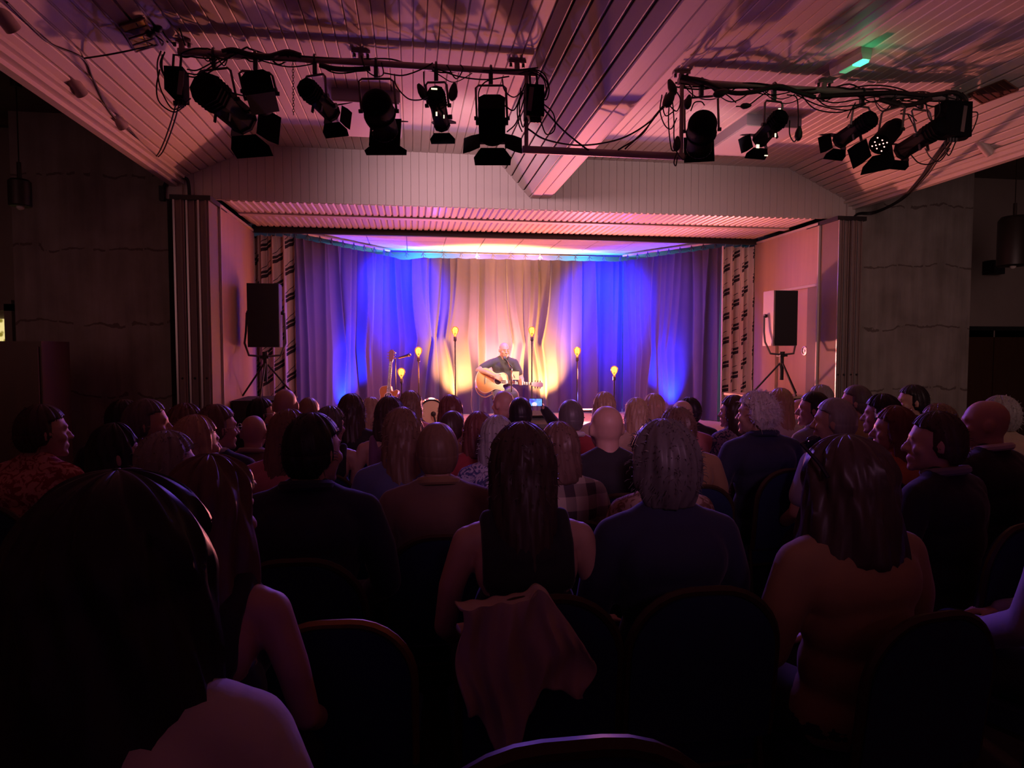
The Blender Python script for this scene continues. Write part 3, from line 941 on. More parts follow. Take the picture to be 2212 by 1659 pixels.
MB().box(tb + Vector((0, -0.004, 0.069)), (0.11, 0.016, 0.012)).build('tablet_clip', black, k, False)
# second mic by the spare guitar
pb = at(855, 850, 10.5)
t = thing('microphone_stand', 'thin black boom microphone stand beside the spare guitar', 'microphone stand', (pb.x, 10.5, STZ))
zz = at(853, 774, 10.5).z - STZ
MB().tube([(0, 0, 0.03), (0, 0, zz)], 0.008, 8).build('pole', metal_dark, t)
MB().tube([(-0.10, 0, zz + 0.06), (0, 0, zz), (0.20, 0, zz + 0.05)], 0.006, 6).build('boom', metal_dark, t)
mic(t, Vector((0.19, 0, zz + 0.045)), (-0.9, 0, -0.25))
for j in range(3):
    a = j * 2 * PI / 3 + 0.9
    MB().tube([(0, 0, 0.08), (0.26 * math.cos(a), 0.26 * math.sin(a), 0.012)], 0.008, 6).build('leg', black, t)

# small kick drum with microphone
dp = at(932, 898, 9.0)
t = thing('kick_drum', 'small kick drum with cream head and black hoop at the stage front', 'drum', (dp.x, 9.0, STZ))
MD = Matrix.Translation((0, 0, 0.30)) @ Matrix.Rotation(PI / 2, 4, 'X')
MB().lathe([(0.155, -0.32), (0.16, -0.3), (0.16, 0.13)], 32, MD).build('drum_shell', mat('drum_wrap', (0.20, 0.20, 0.30), 0.25), t)
MB().lathe([(0.150, 0.128), (0.150, 0.136)], 32, MD).build('drum_head', mat('drum_skin', (0.70, 0.48, 0.28), 0.6), t)
MB().tube([MD @ Vector((0.160 * math.cos(a * PI / 16), 0.160 * math.sin(a * PI / 16), 0.135)) for a in range(33)], 0.012, 6, False).build('drum_hoop', black, t)
for j in range(6):
    a = j * PI / 3
    MB().tube([MD @ Vector((0.168 * math.cos(a), 0.168 * math.sin(a), 0.11)), MD @ Vector((0.168 * math.cos(a), 0.168 * math.sin(a), -0.05))], 0.008, 6).build('lug', chrome, t)
for s in (-1, 1):
    MB().tube([(s * 0.13, -0.05, 0.22), (s * 0.20, -0.12, 0.005)], 0.008, 6).build('spur', chrome, t)
k = MB().ell((0.02, -0.20, 0.28), (0.035, 0.05, 0.035), 12).build('port_microphone', black, t)
MB().tube([(0.025, -0.19, 0.26), (0.06, -0.20, 0.12), (0.12, -0.21, 0.01)], 0.010, 6).build('microphone_arm', black, k)
# floor monitor and the pale set list board
mp_ = at(1165, 912, 8.9)
t = thing('monitor_wedge', 'grey floor monitor wedge in front of the singer', 'monitor speaker', (mp_.x, 9.0, STZ))
MB().prism([(-0.16, 0), (0.18, 0), (0.18, 0.12), (-0.10, 0.28)], -0.19, 0.19, Matrix(((0, 0, 1, 0), (-1, 0, 0, 0), (0, 1, 0, 0), (0, 0, 0, 1)))).build('cabinet', cab_m, t, False)
MB().box((0, 0.04, 0.225), (0.34, 0.26, 0.012), Matrix.Rotation(0.0, 4, 'X')).build('grille', grille, t, False)
mp2 = at(1210, 905, 9.3)
tag(MB().box((mp2.x, 9.3, STZ + 0.008), (0.30, 0.24, 0.012)).build('set_list', mat('set_list_card', (0.85, 0.80, 0.66), 0.7), None, False), 'cream set list card lying on the stage floor', 'card')
# folding stool behind the front rows
ps_ = at(1272, 890, 9.4)
t = thing('folding_stool', 'small chrome folding stool at the stage edge by the blonde woman', 'stool', (ps_.x, 9.4, STZ))
for s in (-1, 1):
    for q in (-1, 1):
        MB().tube([(s * 0.12, -0.12 * q, 0.01), (s * 0.12, 0.12 * q, 0.24)], 0.009, 6).build('leg', chrome, t)
MB().box((0, 0, 0.25), (0.30, 0.26, 0.02)).build('seat', rb, t, False)

# ------------------------------------------------------------------ people
skin = mat('skin', (0.55, 0.32, 0.24), 0.5, var=0.06, scale=20)
def head_parts(mb, M):
    """head in local space: centre of the skull at the origin, face towards +Y"""
    def P(x, y, z): return M @ Vector((x, y, z))
    def E(c, r, n=14):
        mb.ell(c, r, n, M)
    E((0, 0, 0.01), (0.076, 0.096, 0.105), 18)
    E((0, -0.012, 0.03), (0.075, 0.088, 0.085), 18)
    E((0, 0.035, -0.045), (0.062, 0.062, 0.070), 16)
    E((0, 0.055, -0.085), (0.043, 0.038, 0.034))
    E((0, 0.086, -0.108), (0.022, 0.018, 0.016))                 # chin
    E((0, 0.086, 0.022), (0.052, 0.014, 0.012))                  # brow
    mb.cap(P(0, 0.094, 0.008), P(0, 0.116, -0.034), 0.008, 0.013, 10)   # nose
    for s in (-1, 1):
        E((s * 0.013, 0.104, -0.036), (0.009, 0.010, 0.008), 8)
        E((s * 0.031, 0.082, 0.002), (0.013, 0.011, 0.008), 8)   # eyes
        E((s * 0.046, 0.066, -0.030), (0.022, 0.024, 0.022), 10) # cheeks
        E((s * 0.081, -0.008, -0.008), (0.010, 0.020, 0.033), 10) # ears
    E((0, 0.098, -0.066), (0.024, 0.010, 0.007), 10)
    E((0, 0.096, -0.077), (0.020, 0.010, 0.007), 10)
def hand(mb, wrist, dirv, nrm, side, curl=0.5, s=1.0):
    """palm, four fingers and a thumb; nrm = back of the hand"""
    d = Vector(dirv).normalized()
    n = Vector(nrm)
    n = (n - d * n.dot(d)).normalized()
    a = d.cross(n).normalized() * side            # towards the thumb
    w = Vector(wrist)
    palm = w + d * 0.085 * s
    for k in range(4):
        o = (0.030 - 0.020 * k) * s
        base_ = palm + a * o
        mb.cap(w + d * 0.012 + a * o * 0.7, base_, 0.015 * s, 0.012 * s, 8)
        L = (0.036, 0.040, 0.037, 0.029)[k] * s
        c = curl
        d1 = (d * math.cos(c) - n * math.sin(c))
        d2 = (d * math.cos(2 * c) - n * math.sin(2 * c))
        d3 = (d * math.cos(2.8 * c) - n * math.sin(2.8 * c))
        p1 = base_ + d1 * L
        p2 = p1 + d2 * L * 0.75
        p3 = p2 + d3 * L * 0.55
        mb.chain([base_, p1, p2, p3], [0.0098 * s, 0.0090 * s, 0.0082 * s, 0.0070 * s], 8)
    tb = w + d * 0.030 * s + a * 0.028 * s
    t1 = tb + (d * 0.6 + a * 0.75 - n * 0.25).normalized() * 0.038 * s
    t2 = t1 + (d * 0.85 + a * 0.25 - n * 0.4).normalized() * 0.030 * s
    mb.chain([w + d * 0.01, tb, t1, t2], [0.015 * s, 0.013 * s, 0.0105 * s, 0.0085 * s], 8)
def torso(mb, e, fem, lean=0.0, low=0.50):
    k = 0.90 if fem else 1.0
    E = lambda c, r: mb.ell((c[0], c[1] + lean * (c[2] - 0.5), c[2]), (r[0] + e, r[1] + e, r[2] + e), 18)
    E((0, 0.00, 0.55), (0.175, 0.13, 0.11))
    E((0, -0.015, 0.68), (0.155 * k, 0.115, 0.13))
    E((0, -0.02, 0.82), (0.160 * k, 0.118, 0.14))
    E((0, -0.02, 0.93), (0.172 * k, 0.115, 0.11))
    if fem:
        for s in (-1, 1):
            E((s * 0.07, 0.075, 0.86), (0.06, 0.05, 0.06))
    for s in (-1, 1):
        mb.cap((0, -0.01 + lean * 0.5, 1.035), (s * 0.155 * k, -0.005 + lean * 0.5, 1.000), 0.058 + e, 0.055 + e, 14)
        mb.cap((s * 0.02, 0.0 + lean * 0.5, 1.07), (s * 0.10 * k, -0.005 + lean * 0.5, 1.025), 0.042 + e, 0.045 + e, 12)
        mb.ell((s * 0.08 * k, -0.055 + lean * 0.45, 0.93), (0.085 + e, 0.06 + e, 0.10 + e), 14)
def arms_joints(fem, lean=0.0):
    k = 0.90 if fem else 1.0
    J = []
    for s in (-1, 1):
        J.append((s, [(s * 0.185 * k, -0.005 + lean * 0.5, 0.995), (s * 0.235 * k, 0.0 + lean * 0.3, 0.865), (s * 0.255 * k, 0.03 + lean * 0.2, 0.735), (s * 0.20, 0.16, 0.655), (s * 0.12, 0.27, 0.625)]))
    return J
ARM_R = [0.050, 0.043, 0.037, 0.034, 0.025]
LEGS = [[(0.095, 0.03, 0.535), (0.115, 0.25, 0.525), (0.125, 0.43, 0.505), (0.13, 0.42, 0.28), (0.13, 0.40, 0.085)]]
LEG_R = [0.085, 0.072, 0.056, 0.050, 0.036]
NECK_P = Vector((0, -0.005, 1.055))
HEAD_C = Vector((0, 0.030, 0.145))       # from the neck pivot to the skull centre
def head_matrix(yaw, tilt=0.0, lean=0.0, roll=0.0):
    return Matrix.Translation(NECK_P + Vector((0, lean * 0.55, 0))) @ Matrix.Rotation(yaw, 4, 'Z') @ Matrix.Rotation(-tilt, 4, 'X') @ Matrix.Rotation(roll, 4, 'Y') @ Matrix.Translation(HEAD_C)
def body_mesh(fem, yaw, name, armset=None, lean=0.0, tilt=0.0):
    mb = MB()
    torso(mb, -0.006, fem, lean)
    M = head_matrix(yaw, tilt, lean)
    mb.chain([NECK_P + Vector((0, lean * 0.5, -0.03)), NECK_P + Vector((0, lean * 0.53 + 0.008, 0.03)), M @ Vector((0, -0.018, -0.06))], [0.062 if not fem else 0.054, 0.056 if not fem else 0.048, 0.056 if not fem else 0.047], 14)
    head_parts(mb, M)
    for s, J in (armset or arms_joints(fem, lean)):
        mb.chain(J, [r * (0.9 if fem else 1) for r in ARM_R], 12)
        d = Vector(J[-1]) - Vector(J[-2])
        hand(mb, J[-1], (-s * 0.5, 1, -0.25) if not armset else d, (0.0, 0.25, 1), -s, 0.45)
    for s in (-1, 1):
        L = [(s * x, y, z) for x, y, z in LEGS[0]]
        mb.chain(L, LEG_R, 12)
        mb.chain([L[-1], (s * 0.13, 0.42, 0.045), (s * 0.14, 0.53, 0.032)], [0.036, 0.042, 0.030], 10)
    return remesh(mb, 0.0085, 3, skin, name)
def top_mesh(fem, kind, name, lean=0.0, armset=None):
    mb = MB()
    e = 0.012
    torso(mb, e, fem, lean)
    nseg = {'tee': 2, 'long': 5, 'tank': 0}[kind]
    if nseg:
        for s, J in (armset or arms_joints(fem, lean)):
            if nseg == 2:
                J = J[:2] + [tuple(Vector(J[1]).lerp(Vector(J[2]), 0.35))]
                mb.chain(J, [0.064, 0.062, 0.062], 14)
            else:
                mb.chain(J, [0.062, 0.058, 0.054, 0.048, 0.038], 14)
    return remesh(mb, 0.011, 4, None, name)
def tank_mesh(name, lean=0.0):
    """sleeveless top: back panel with straps"""
    mb = MB()
    for c, r in (((0, 0.0, 0.55), (0.178, 0.135, 0.11)), ((0, -0.015, 0.68), (0.150, 0.122, 0.13)), ((0, -0.02, 0.80), (0.152, 0.126, 0.12)), ((0, -0.03, 0.90), (0.135, 0.120, 0.10)), ((0, -0.025, 0.96), (0.118, 0.112, 0.08))):
        mb.ell((c[0], c[1] + lean * (c[2] - 0.5), c[2]), r, 18)
    for s in (-1, 1):
        mb.ell((s * 0.07, 0.075, 0.86), (0.065, 0.056, 0.065), 14)
        mb.chain([(s * 0.105, -0.10, 0.90), (s * 0.105, -0.075, 1.0), (s * 0.105, -0.01, 1.062), (s * 0.10, 0.06, 1.0), (s * 0.09, 0.09, 0.9)], [0.028] * 5, 8)
    return remesh(mb, 0.010, 3, None, name)
def trouser_mesh(name):
    mb = MB()
    mb.ell((0, 0, 0.545), (0.188, 0.142, 0.105), 18)
    for s in (-1, 1):
        mb.chain([(s * x, y, z) for x, y, z in LEGS[0]], [0.098, 0.086, 0.072, 0.068, 0.062], 14)
    return remesh(mb, 0.014, 4, None, name)
def shoe_mesh(name):
    mb = MB()
    for s in (-1, 1):
        mb.chain([(s * 0.13, 0.39, 0.055), (s * 0.14, 0.54, 0.040)], [0.050, 0.042], 12)
        mb.box((s * 0.135, 0.46, 0.010), (0.09, 0.25, 0.018))
    return remesh(mb, 0.012, 2, None, name)

# ---- hair: rings around the skull, open at the face
def hair_mesh(name, th=0.014, zb=-0.085, front=1.7, low=1.35, noise=0.004, freq=26, back=0.0, width=0.0, strands=0, slen=0.03, flare=0.0, seed=1, topz=0.115, part=False, nz=40, na=88, fringe=0.045):
    r = random.Random(seed)
    ph = [r.uniform(0, 6.28) for _ in range(8)]
    Z1 = topz + th
    def outer(z, a):
        return _outer(z, a, th * (1 - 0.62 * math.exp(-((PI - abs(a)) / 1.0) ** 2)))
    def _outer(z, a, th):
        zz = z - 0.01
        if z > -0.01:
            q = max(0.0, 1 - (zz / (Z1 - 0.01)) ** 2) ** 0.5
        else:
            q = 1.0
        t = max(0.0, min(1.0, (-0.01 - z) / max(0.02, (-0.01 - zb)))) if zb < -0.02 else 0
        rx = (0.077 + th) * q + width * t ** 0.8 + flare * math.sin(min(1, t) * PI) 
        ry = (0.097 + th) * q + (back * t if math.cos(a) > 0 else 0)
        # nape draws in for short hair
        if zb > -0.12 and t > 0:
            rx *= 1 - 0.22 * t ** 2
            ry *= 1 - 0.28 * t ** 2
        if zb < -0.12 and t > 0.85:
            k = 1 - 0.55 * ((t - 0.85) / 0.15) ** 2
            rx *= k
            ry *= k
        nn = noise * (math.sin(a * freq + ph[0] + 5 * math.sin(z * 9 + ph[1])) * 0.6 + math.sin(a * freq * 0.45 + ph[2] + z * 22) * 0.7 + math.sin(a * freq * 1.9 + ph[3] - z * 15) * 0.4)
        if part:
            nn -= 0.006 * math.exp(-(math.sin(a) * rx / 0.012) ** 2) * (1 if z > 0.05 else 0)
        return Vector(((rx + nn) * math.sin(a), -(ry + nn) * math.cos(a), z))
    def inner(z, a):
        if z > -0.06:
            q = max(0.0, 1 - ((z - 0.01) / 0.105) ** 2) ** 0.5 * 0.90
            return Vector((0.074 * q * math.sin(a), -0.092 * q * math.cos(a), min(z, 0.10)))
        return Vector((0.030 * math.sin(a), -0.055 - 0.03 * math.cos(a), z))
    def lim(z):
        if z > fringe + 0.03: return 4.0
        if z > fringe: return front + (4.0 - front) * ((z - fringe) / 0.03) ** 2
        if z > -0.02: return front
        t = min(1, (-0.02 - z) / max(0.02, (-0.02 - zb)))
        return front + (low - front) * t
    vs, fs = [], []
    for i in range(nz + 1):
        if i < nz // 2:
            t = i / (nz // 2)
            z = 0.01 + (Z1 - 0.01) * math.cos(t * PI / 2)
        else:
            t = (i - nz // 2) / (nz - nz // 2)
            z = 0.01 + (zb - 0.01) * t
        L = lim(z)
        for j in range(na):
            a = -PI + 2 * PI * j / na
            m = 1 / (1 + math.exp((abs(a) - L) * 14)) if L < 3.9 else 1
            o, n = outer(z, a), inner(z, a)
            vs.append(n.lerp(o, m))
    for i in range(nz):
        for j in range(na):
            fs.append((i * na + j, (i + 1) * na + j, (i + 1) * na + (j + 1) % na, i * na + (j + 1) % na))
    fs.append(tuple(range(na)))
    fs.append(tuple(nz * na + j for j in range(na - 1, -1, -1)))
    mb = MB().add(vs, fs)
    for k in range(strands):
        a = r.uniform(-2.6, 2.6)
        z = r.uniform(max(zb, -0.08), Z1 * 0.97)
        if abs(a) > lim(z):
            continue
        p = outer(z, a)
        d = Vector((p.x, p.y, (p.z - 0.0) * 1.1 + 0.01)).normalized() + Vector((r.uniform(-.7, .7), r.uniform(-.7, .7), r.uniform(-.5, .5)))
        d.normalize()
        L = slen * r.uniform(0.4, 1.2)
        e = p + d * L * 0.6 + Vector((0, 0, -0.1 * L))
        f_ = e + d * L * 0.3 + Vector((r.uniform(-.3, .3), r.uniform(-.3, .3), -0.5)) * L * 0.6
        mb.tube([p - d * 0.01, e, f_], [0.0016, 0.0011, 0.0005], 3, False)
    me = mb.mesh(name, None, True, 70)
    me.materials.append(None)
    return me
HAIR = {
    'short': hair_mesh('hair', 0.013, -0.085, 1.75, 1.25, 0.003, 30, strands=120, slen=0.018, seed=2),
    'crop': hair_mesh('hair', 0.0125, -0.080, 1.75, 1.25, 0.0012, 40, strands=0, seed=3),
    'fringe': hair_mesh('hair', 0.007, -0.085, 1.75, 1.3, 0.002, 30, seed=4, topz=0.02, fringe=0.2),
    'fluffy': hair_mesh('hair', 0.030, -0.115, 1.75, 1.25, 0.006, 17, flare=0.004, strands=420, slen=0.018, seed=5),
    'spiky': hair_mesh('hair', 0.020, -0.085, 1.70, 1.2, 0.006, 24, strands=900, slen=0.034, seed=6),
    'bob': hair_mesh('hair', 0.022, -0.165, 1.95, 1.9, 0.004, 26, width=0.006, flare=0.008, strands=120, slen=0.02, seed=7, part=True),
    'bigbob': hair_mesh('hair', 0.035, -0.235, 2.25, 2.15, 0.007, 16, width=0.035, back=0.02, flare=0.0, strands=0, seed=8),
    'wavy': hair_mesh('hair', 0.030, -0.260, 2.25, 2.15, 0.012, 11, width=0.012, back=0.02, flare=0.012, strands=0, seed=9),
    'long': hair_mesh('hair', 0.020, -0.330, 1.95, 1.6, 0.004, 24, width=0.000, back=0.055, flare=0.006, strands=150, slen=0.02, seed=10, part=True),
    'verylong': hair_mesh('hair', 0.022, -0.46, 1.95, 1.5, 0.004, 28, width=-0.004, back=0.075, flare=0.006, strands=180, slen=0.018, seed=11, part=True, nz=60),
    'pixie': hair_mesh('hair', 0.022, -0.100, 1.8, 1.3, 0.005, 20, strands=350, slen=0.024, seed=12),
}
BODY, TOPS = {}, {}
for fem in (0, 1):
    for yn, yv in (('l', 0.62), ('c', 0.06), ('r', -0.62), ('R', -1.05), ('m', -0.34)):
        if yn == 'm' and not fem:
            continue
        BODY[(fem, yn)] = (body_mesh(fem, yv, 'body'), yv)
    for kd in ('tee', 'long'):
        TOPS[(fem, kd)] = top_mesh(fem, kd, 'top')
TOPS[(1, 'tank')] = tank_mesh('top')
TOPS[(0, 'tank')] = TOPS[(1, 'tank')]
TROUSERS = trouser_mesh('trousers')
SHOES = shoe_mesh('shoes')
jeans = mat('dark_trousers', (0.035, 0.035, 0.05), 0.85)
shoe_leather = mat('dark_shoe_leather', (0.02, 0.015, 0.012), 0.5)
def cl(name, col, **k):
    return mat('cloth_' + name, col, 0.85, var=0.10, scale=14, sheen=0.25, bump=0.15, bscale=30, **k)
def hr(name, col):
    return mat('hair_' + name, col, 0.42, var=0.30, scale=30, stretch=(3, 3, 0.3), spec=0.35)
H = {'black': hr('black', (0.020, 0.016, 0.018)), 'dark': hr('dark_brown', (0.060, 0.036, 0.030)), 'brown': hr('brown', (0.15, 0.085, 0.065)), 'grey': hr('grey', (0.30, 0.27, 0.26)),
     'white': hr('white', (0.62, 0.56, 0.54)), 'blond': hr('blond', (0.48, 0.32, 0.20)), 'lightbrown': hr('light_brown', (0.22, 0.13, 0.085)), 'greydark': hr('dark_grey', (0.13, 0.11, 0.11)), 'red': hr('auburn', (0.16, 0.055, 0.045))}
def plaid_fn(nt, b):
    tc = nt.nodes.new('ShaderNodeTexCoord')
    sep = nt.nodes.new('ShaderNodeSeparateXYZ')
    nt.links.new(tc.outputs['Object'], sep.inputs[0])
    fx = math_node(nt, 'LESS_THAN', math_node(nt, 'FRACT', math_node(nt, 'MULTIPLY', sep.outputs['X'], 9)), 0.45)
    fz = math_node(nt, 'LESS_THAN', math_node(nt, 'FRACT', math_node(nt, 'MULTIPLY', sep.outputs['Z'], 9)), 0.45)
    s = math_node(nt, 'MULTIPLY', math_node(nt, 'ADD', fx, fz), 0.5)
    mx = nt.nodes.new('ShaderNodeMix'); mx.data_type = 'RGBA'
    mx.inputs[6].default_value = (0.50, 0.42, 0.34, 1); mx.inputs[7].default_value = (0.07, 0.05, 0.06, 1)
    nt.links.new(s, mx.inputs[0]); nt.links.new(mx.outputs[2], b.inputs['Base Color'])
def floral(c1, c2, sc_=9):
    def fn(nt, b):
        tc = nt.nodes.new('ShaderNodeTexCoord')
        n = nt.nodes.new('ShaderNodeTexNoise'); n.inputs['Scale'].default_value = sc_ * 2.2; n.inputs['Detail'].default_value = 4; n.inputs['Distortion'].default_value = 2.5
        nt.links.new(tc.outputs['Object'], n.inputs['Vector'])
        r = nt.nodes.new('ShaderNodeValToRGB')
        r.color_ramp.elements[0].position = 0.46; r.color_ramp.elements[0].color = (*c1, 1)
        r.color_ramp.elements[1].position = 0.52; r.color_ramp.elements[1].color = (*c2, 1)
        nt.links.new(n.outputs[0], r.inputs[0]); nt.links.new(r.outputs[0], b.inputs['Base Color'])
    return fn
C = {'black': cl('black', (0.018, 0.016, 0.020)), 'navy': cl('navy', (0.022, 0.024, 0.060)), 'white': cl('white', (0.62, 0.56, 0.55)), 'brown': cl('brown', (0.20, 0.12, 0.09)),
     'beige': cl('beige', (0.45, 0.33, 0.23)), 'red': cl('red', (0.28, 0.03, 0.035)), 'pink': cl('pink', (0.55, 0.20, 0.22)), 'grey': cl('grey', (0.22, 0.21, 0.24)), 'lilac': cl('lilac', (0.36, 0.32, 0.44)),
     'blue': cl('blue', (0.12, 0.14, 0.30)), 'orange': cl('orange', (0.50, 0.16, 0.07)), 'purple': cl('purple', (0.16, 0.07, 0.15)), 'olive': cl('olive', (0.20, 0.16, 0.07)), 'tan': cl('tan', (0.34, 0.20, 0.10)),
     'plaid': node_mat('cloth_plaid', plaid_fn, 0.85), 'redfloral': node_mat('cloth_red_floral', floral((0.28, 0.02, 0.03), (0.65, 0.30, 0.26)), 0.85),
     'floral': node_mat('cloth_cream_floral', floral((0.24, 0.13, 0.09), (0.52, 0.38, 0.30), 6), 0.85), 'bluefloral': node_mat('cloth_blue_floral', floral((0.05, 0.05, 0.16), (0.40, 0.36, 0.45), 11), 0.85)}

# ---- banquet chair
chair_fab = mat('chair_blue_fabric', (0.012, 0.022, 0.075), 0.9, var=0.15, scale=30)
chair_gold = mat('chair_bronze_frame', (0.06, 0.035, 0.018), 0.5, 0.3)
def rounded_back(w_, h_, n=8, r0=0.17):
    pts = [(-w_ / 2, 0), (w_ / 2, 0)]
    for i in range(n + 1):
        a = (PI / 2) * i / n
        pts.append((w_ / 2 - r0 + r0 * math.cos(a), h_ - r0 + r0 * math.sin(a)))
    for i in range(n + 1):
        a = PI / 2 + (PI / 2) * i / n
        pts.append((-w_ / 2 + r0 + r0 * math.cos(a), h_ - r0 + r0 * math.sin(a)))
    return pts
MBK = Matrix.Translation((0, -0.205, 0.50)) @ Matrix.Rotation(0.12, 4, 'X') @ Matrix(((1, 0, 0, 0), (0, 0, 1, 0), (0, 1, 0, 0), (0, 0, 0, 1)))
CH = {}
CH['seat'] = MB().prism([(-0.21, -0.20), (0.21, -0.20), (0.215, 0.20), (0.18, 0.235), (-0.18, 0.235), (-0.215, 0.20)], 0.40, 0.465).mesh('seat', chair_fab, True, 50)
CH['backrest'] = MB().prism(rounded_back(0.40, 0.42), -0.045, -0.005, MBK).mesh('backrest', chair_fab, True, 50)
_rim = rounded_back(0.415, 0.43)
CH['back_frame'] = MB().tube([MBK @ Vector((x, y, -0.03)) for x, y in _rim[1:] + _rim[:1]], 0.013, 6).mesh('back_frame', chair_gold)
CH['seat_frame'] = MB().tube([(-0.2, -0.19, 0.39), (0.2, -0.19, 0.39), (0.2, 0.2, 0.39), (-0.2, 0.2, 0.39), (-0.2, -0.19, 0.39)], 0.012, 5).mesh('seat_frame', chair_gold)
for k, (x, y, y2) in enumerate(((-0.2, -0.2, -0.25), (0.2, -0.2, -0.25), (-0.2, 0.2, 0.23), (0.2, 0.2, 0.23))):
    CH['leg%d' % k] = MB().tube([(x, y, 0.50 if y < 0 else 0.39), (x, y2, 0.006)], 0.0125, 6).mesh('leg', chair_gold)
def chair(x, y, rz, label, scale=1.0, group='banquet chairs of the audience'):
    t = thing('banquet_chair', label, 'chair', (x, y, 0), rz, group, scale)
    for k, me in CH.items():
        obj(me.name.split('.')[0], me, t)
    return t

# collar ring
COLLAR = MB().tube([(0.075 * math.cos(a * PI / 12), -0.008 + 0.072 * math.sin(a * PI / 12), 1.085 + 0.016 * -math.sin(a * PI / 12)) for a in range(25)], 0.018, 8, False).mesh('collar', None)
COLLAR.materials.append(None)
def trim(label, n=9):
    ws = label.replace(',', '').split()[:n]
    while ws[-1] in ('the', 'a', 'an', 'in', 'of', 'by', 'before', 'below', 'behind', 'with', 'and', 'on', 'at', 'front', 'against', 'right', 'left', 'just', 'his', 'her', 'far', 'short', 'dark', 'long', 'thick', 'pale', 'spare', 'lit', 'blue', 'singer'):
        ws.pop()
    return ' '.join(ws)
def person(px, py, Y, fem, hair, hcol, top, tcol, yawn, label, rz=0.0, collar=None, wide=1.0, chair_lab=None, tilt=0.0, sc_w=1.0, nochair=False):
    p = at(px, py, Y)
    z_local = 1.318 + (0.0 if hair in ('bald', 'fringe') else {'crop': 0.005, 'short': 0.010, 'fluffy': 0.025, 'spiky': 0.02, 'bob': 0.015, 'bigbob': 0.028, 'wavy': 0.022}.get(hair, 0.013))
    s = p.z / z_local
    s = max(0.84, min(1.10, s))
    yaw_extra = rz
    # head stands 0.03 s in front of the body origin
    off = Matrix.Rotation(rz, 4, 'Z') @ Vector((0, 0.03 * s, 0))
    t = thing('person', label, 'person', (p.x - off.x, Y - off.y, 0), rz, 'seated audience', s)
    t.scale = (s * wide, s, s)
    me, yv = BODY[(fem, yawn)]
    b = obj('body', me, t)
    obj('top', TOPS[(fem, top)], t, C[tcol])
    obj('trousers', TROUSERS, t, jeans)
    obj('shoes', SHOES, t, shoe_leather)
    if hair != 'bald':
        h = obj('hair', HAIR[hair], t, H[hcol])
        h.matrix_local = head_matrix(yv) @ Matrix.Diagonal((sc_w, sc_w, 1, 1))
    if collar:
        obj('collar', COLLAR, t, C[collar])
    if not nochair:
        chair(p.x - off.x, Y - off.y - 0.0, rz, chair_lab or 'blue padded banquet chair under the ' + trim(label), min(1.0, s))
    return t, s

# ------------------------------------------------------------------ lighting bars under the ceiling
BARY = 5.4
def plane_pt(px, py, p0, n):
    d = ray(px, py)
    e = Vector((0, 0, EYE))
    n = Vector(n)
    return e + d * ((Vector(p0) - e).dot(n) / d.dot(n))
SLN = Vector((-(ZC - 3.46), 0, XL1 - XL0)).normalized()
def on_left_slope(px, py): return plane_pt(px, py, (XL0, 0, 3.452), SLN)
SRN = Vector(((ZC - 3.46), 0, XL1 - XL0)).normalized()
def on_right_slope(px, py): return plane_pt(px, py, (XR0, 0, 3.452), SRN)
bar_m = mat('pinkish_grey_pipe', (0.36, 0.28, 0.28), 0.45, 0.2)
cable_m = mat('black_cable', (0.010, 0.007, 0.008), 0.6)
house = mat('lantern_housing', (0.004, 0.004, 0.006), 0.7, spec=0.06)
flap_m = mat('barn_door_black', (0.0035, 0.0035, 0.006), 0.8, spec=0.05)
pale_metal = mat('scuffed_metal', (0.16, 0.14, 0.14), 0.4, 0.5)

bl0, bl1 = at(385, 108, BARY), at(1160, 162, BARY)
br0, br1 = at(1465, 178, BARY), at(2088, 213, BARY)
bl0.z = bl1.z = (bl0.z + bl1.z) / 2
br0.z = br1.z = (br0.z + br1.z) / 2
lo0, lo1 = at(1129, 323, BARY), at(1476, 338, BARY)
lo0.z = lo1.z = (lo0.z + lo1.z) / 2

def loop_cable(parent, origin, pts, r=0.006, n=5, seg=5):
    P = [Vector(p) - origin for p in pts]
    MB().tube(spline(P, seg), r, n).build('cable', cable_m, parent)
def plug(parent, origin, p, s=1.0, rot=0.0):
    p = Vector(p) - origin
    k = MB().lathe([(0.010 * s, 0.065 * s), (0.020 * s, 0.045 * s), (0.030 * s, 0.012 * s), (0.031 * s, -0.022 * s), (0.020 * s, -0.046 * s), (0.008 * s, -0.056 * s)], 12,
                   Matrix.Translation(p) @ Matrix.Rotation(rot, 4, 'Y'))
    k.build('plug', black, parent)
def hanger(parent, origin, x, z):
    """post from the bar to the ceiling with a cross plate"""
    h = ZC - z
    MB().tube([(x - origin.x, 0, 0), (x - origin.x, 0, h)], 0.022, 10).build('hanger_post', bar_m, parent)
    MB().box((x - origin.x, 0, h - 0.012), (0.14, 0.05, 0.02)).build('ceiling_plate', bar_m, parent, False)
    for s in (-1, 1):
        MB().lathe([(0.012, -0.03), (0.012, 0)], 6, Matrix.Translation((x - origin.x + s * 0.05, 0, h - 0.02))).build('bolt', metal_dark, parent)

R = random.Random(21)
def bar_thing(a, b, label, posts, extra):
    t = thing('lighting_bar', label, 'lighting bar', a)
    MB().tube([(0, 0, 0), tuple(b - a)], 0.026, 14).build('pipe', bar_m, t)
    for px in posts:
        hanger(t, a, px, a.z)
    return t
LB = bar_thing(bl0, bl1, 'left overhead lighting bar wrapped in black cables', [atz(392, 85, ZC).x, atz(778, 100, ZC).x, atz(1117, 132, ZC).x], None)
RB = bar_thing(br0, br1, 'right overhead lighting bar heavily wrapped in black cables', [atz(1462, 165, ZC).x, atz(1775, 178, ZC).x, atz(2050, 200, ZC).x], None)
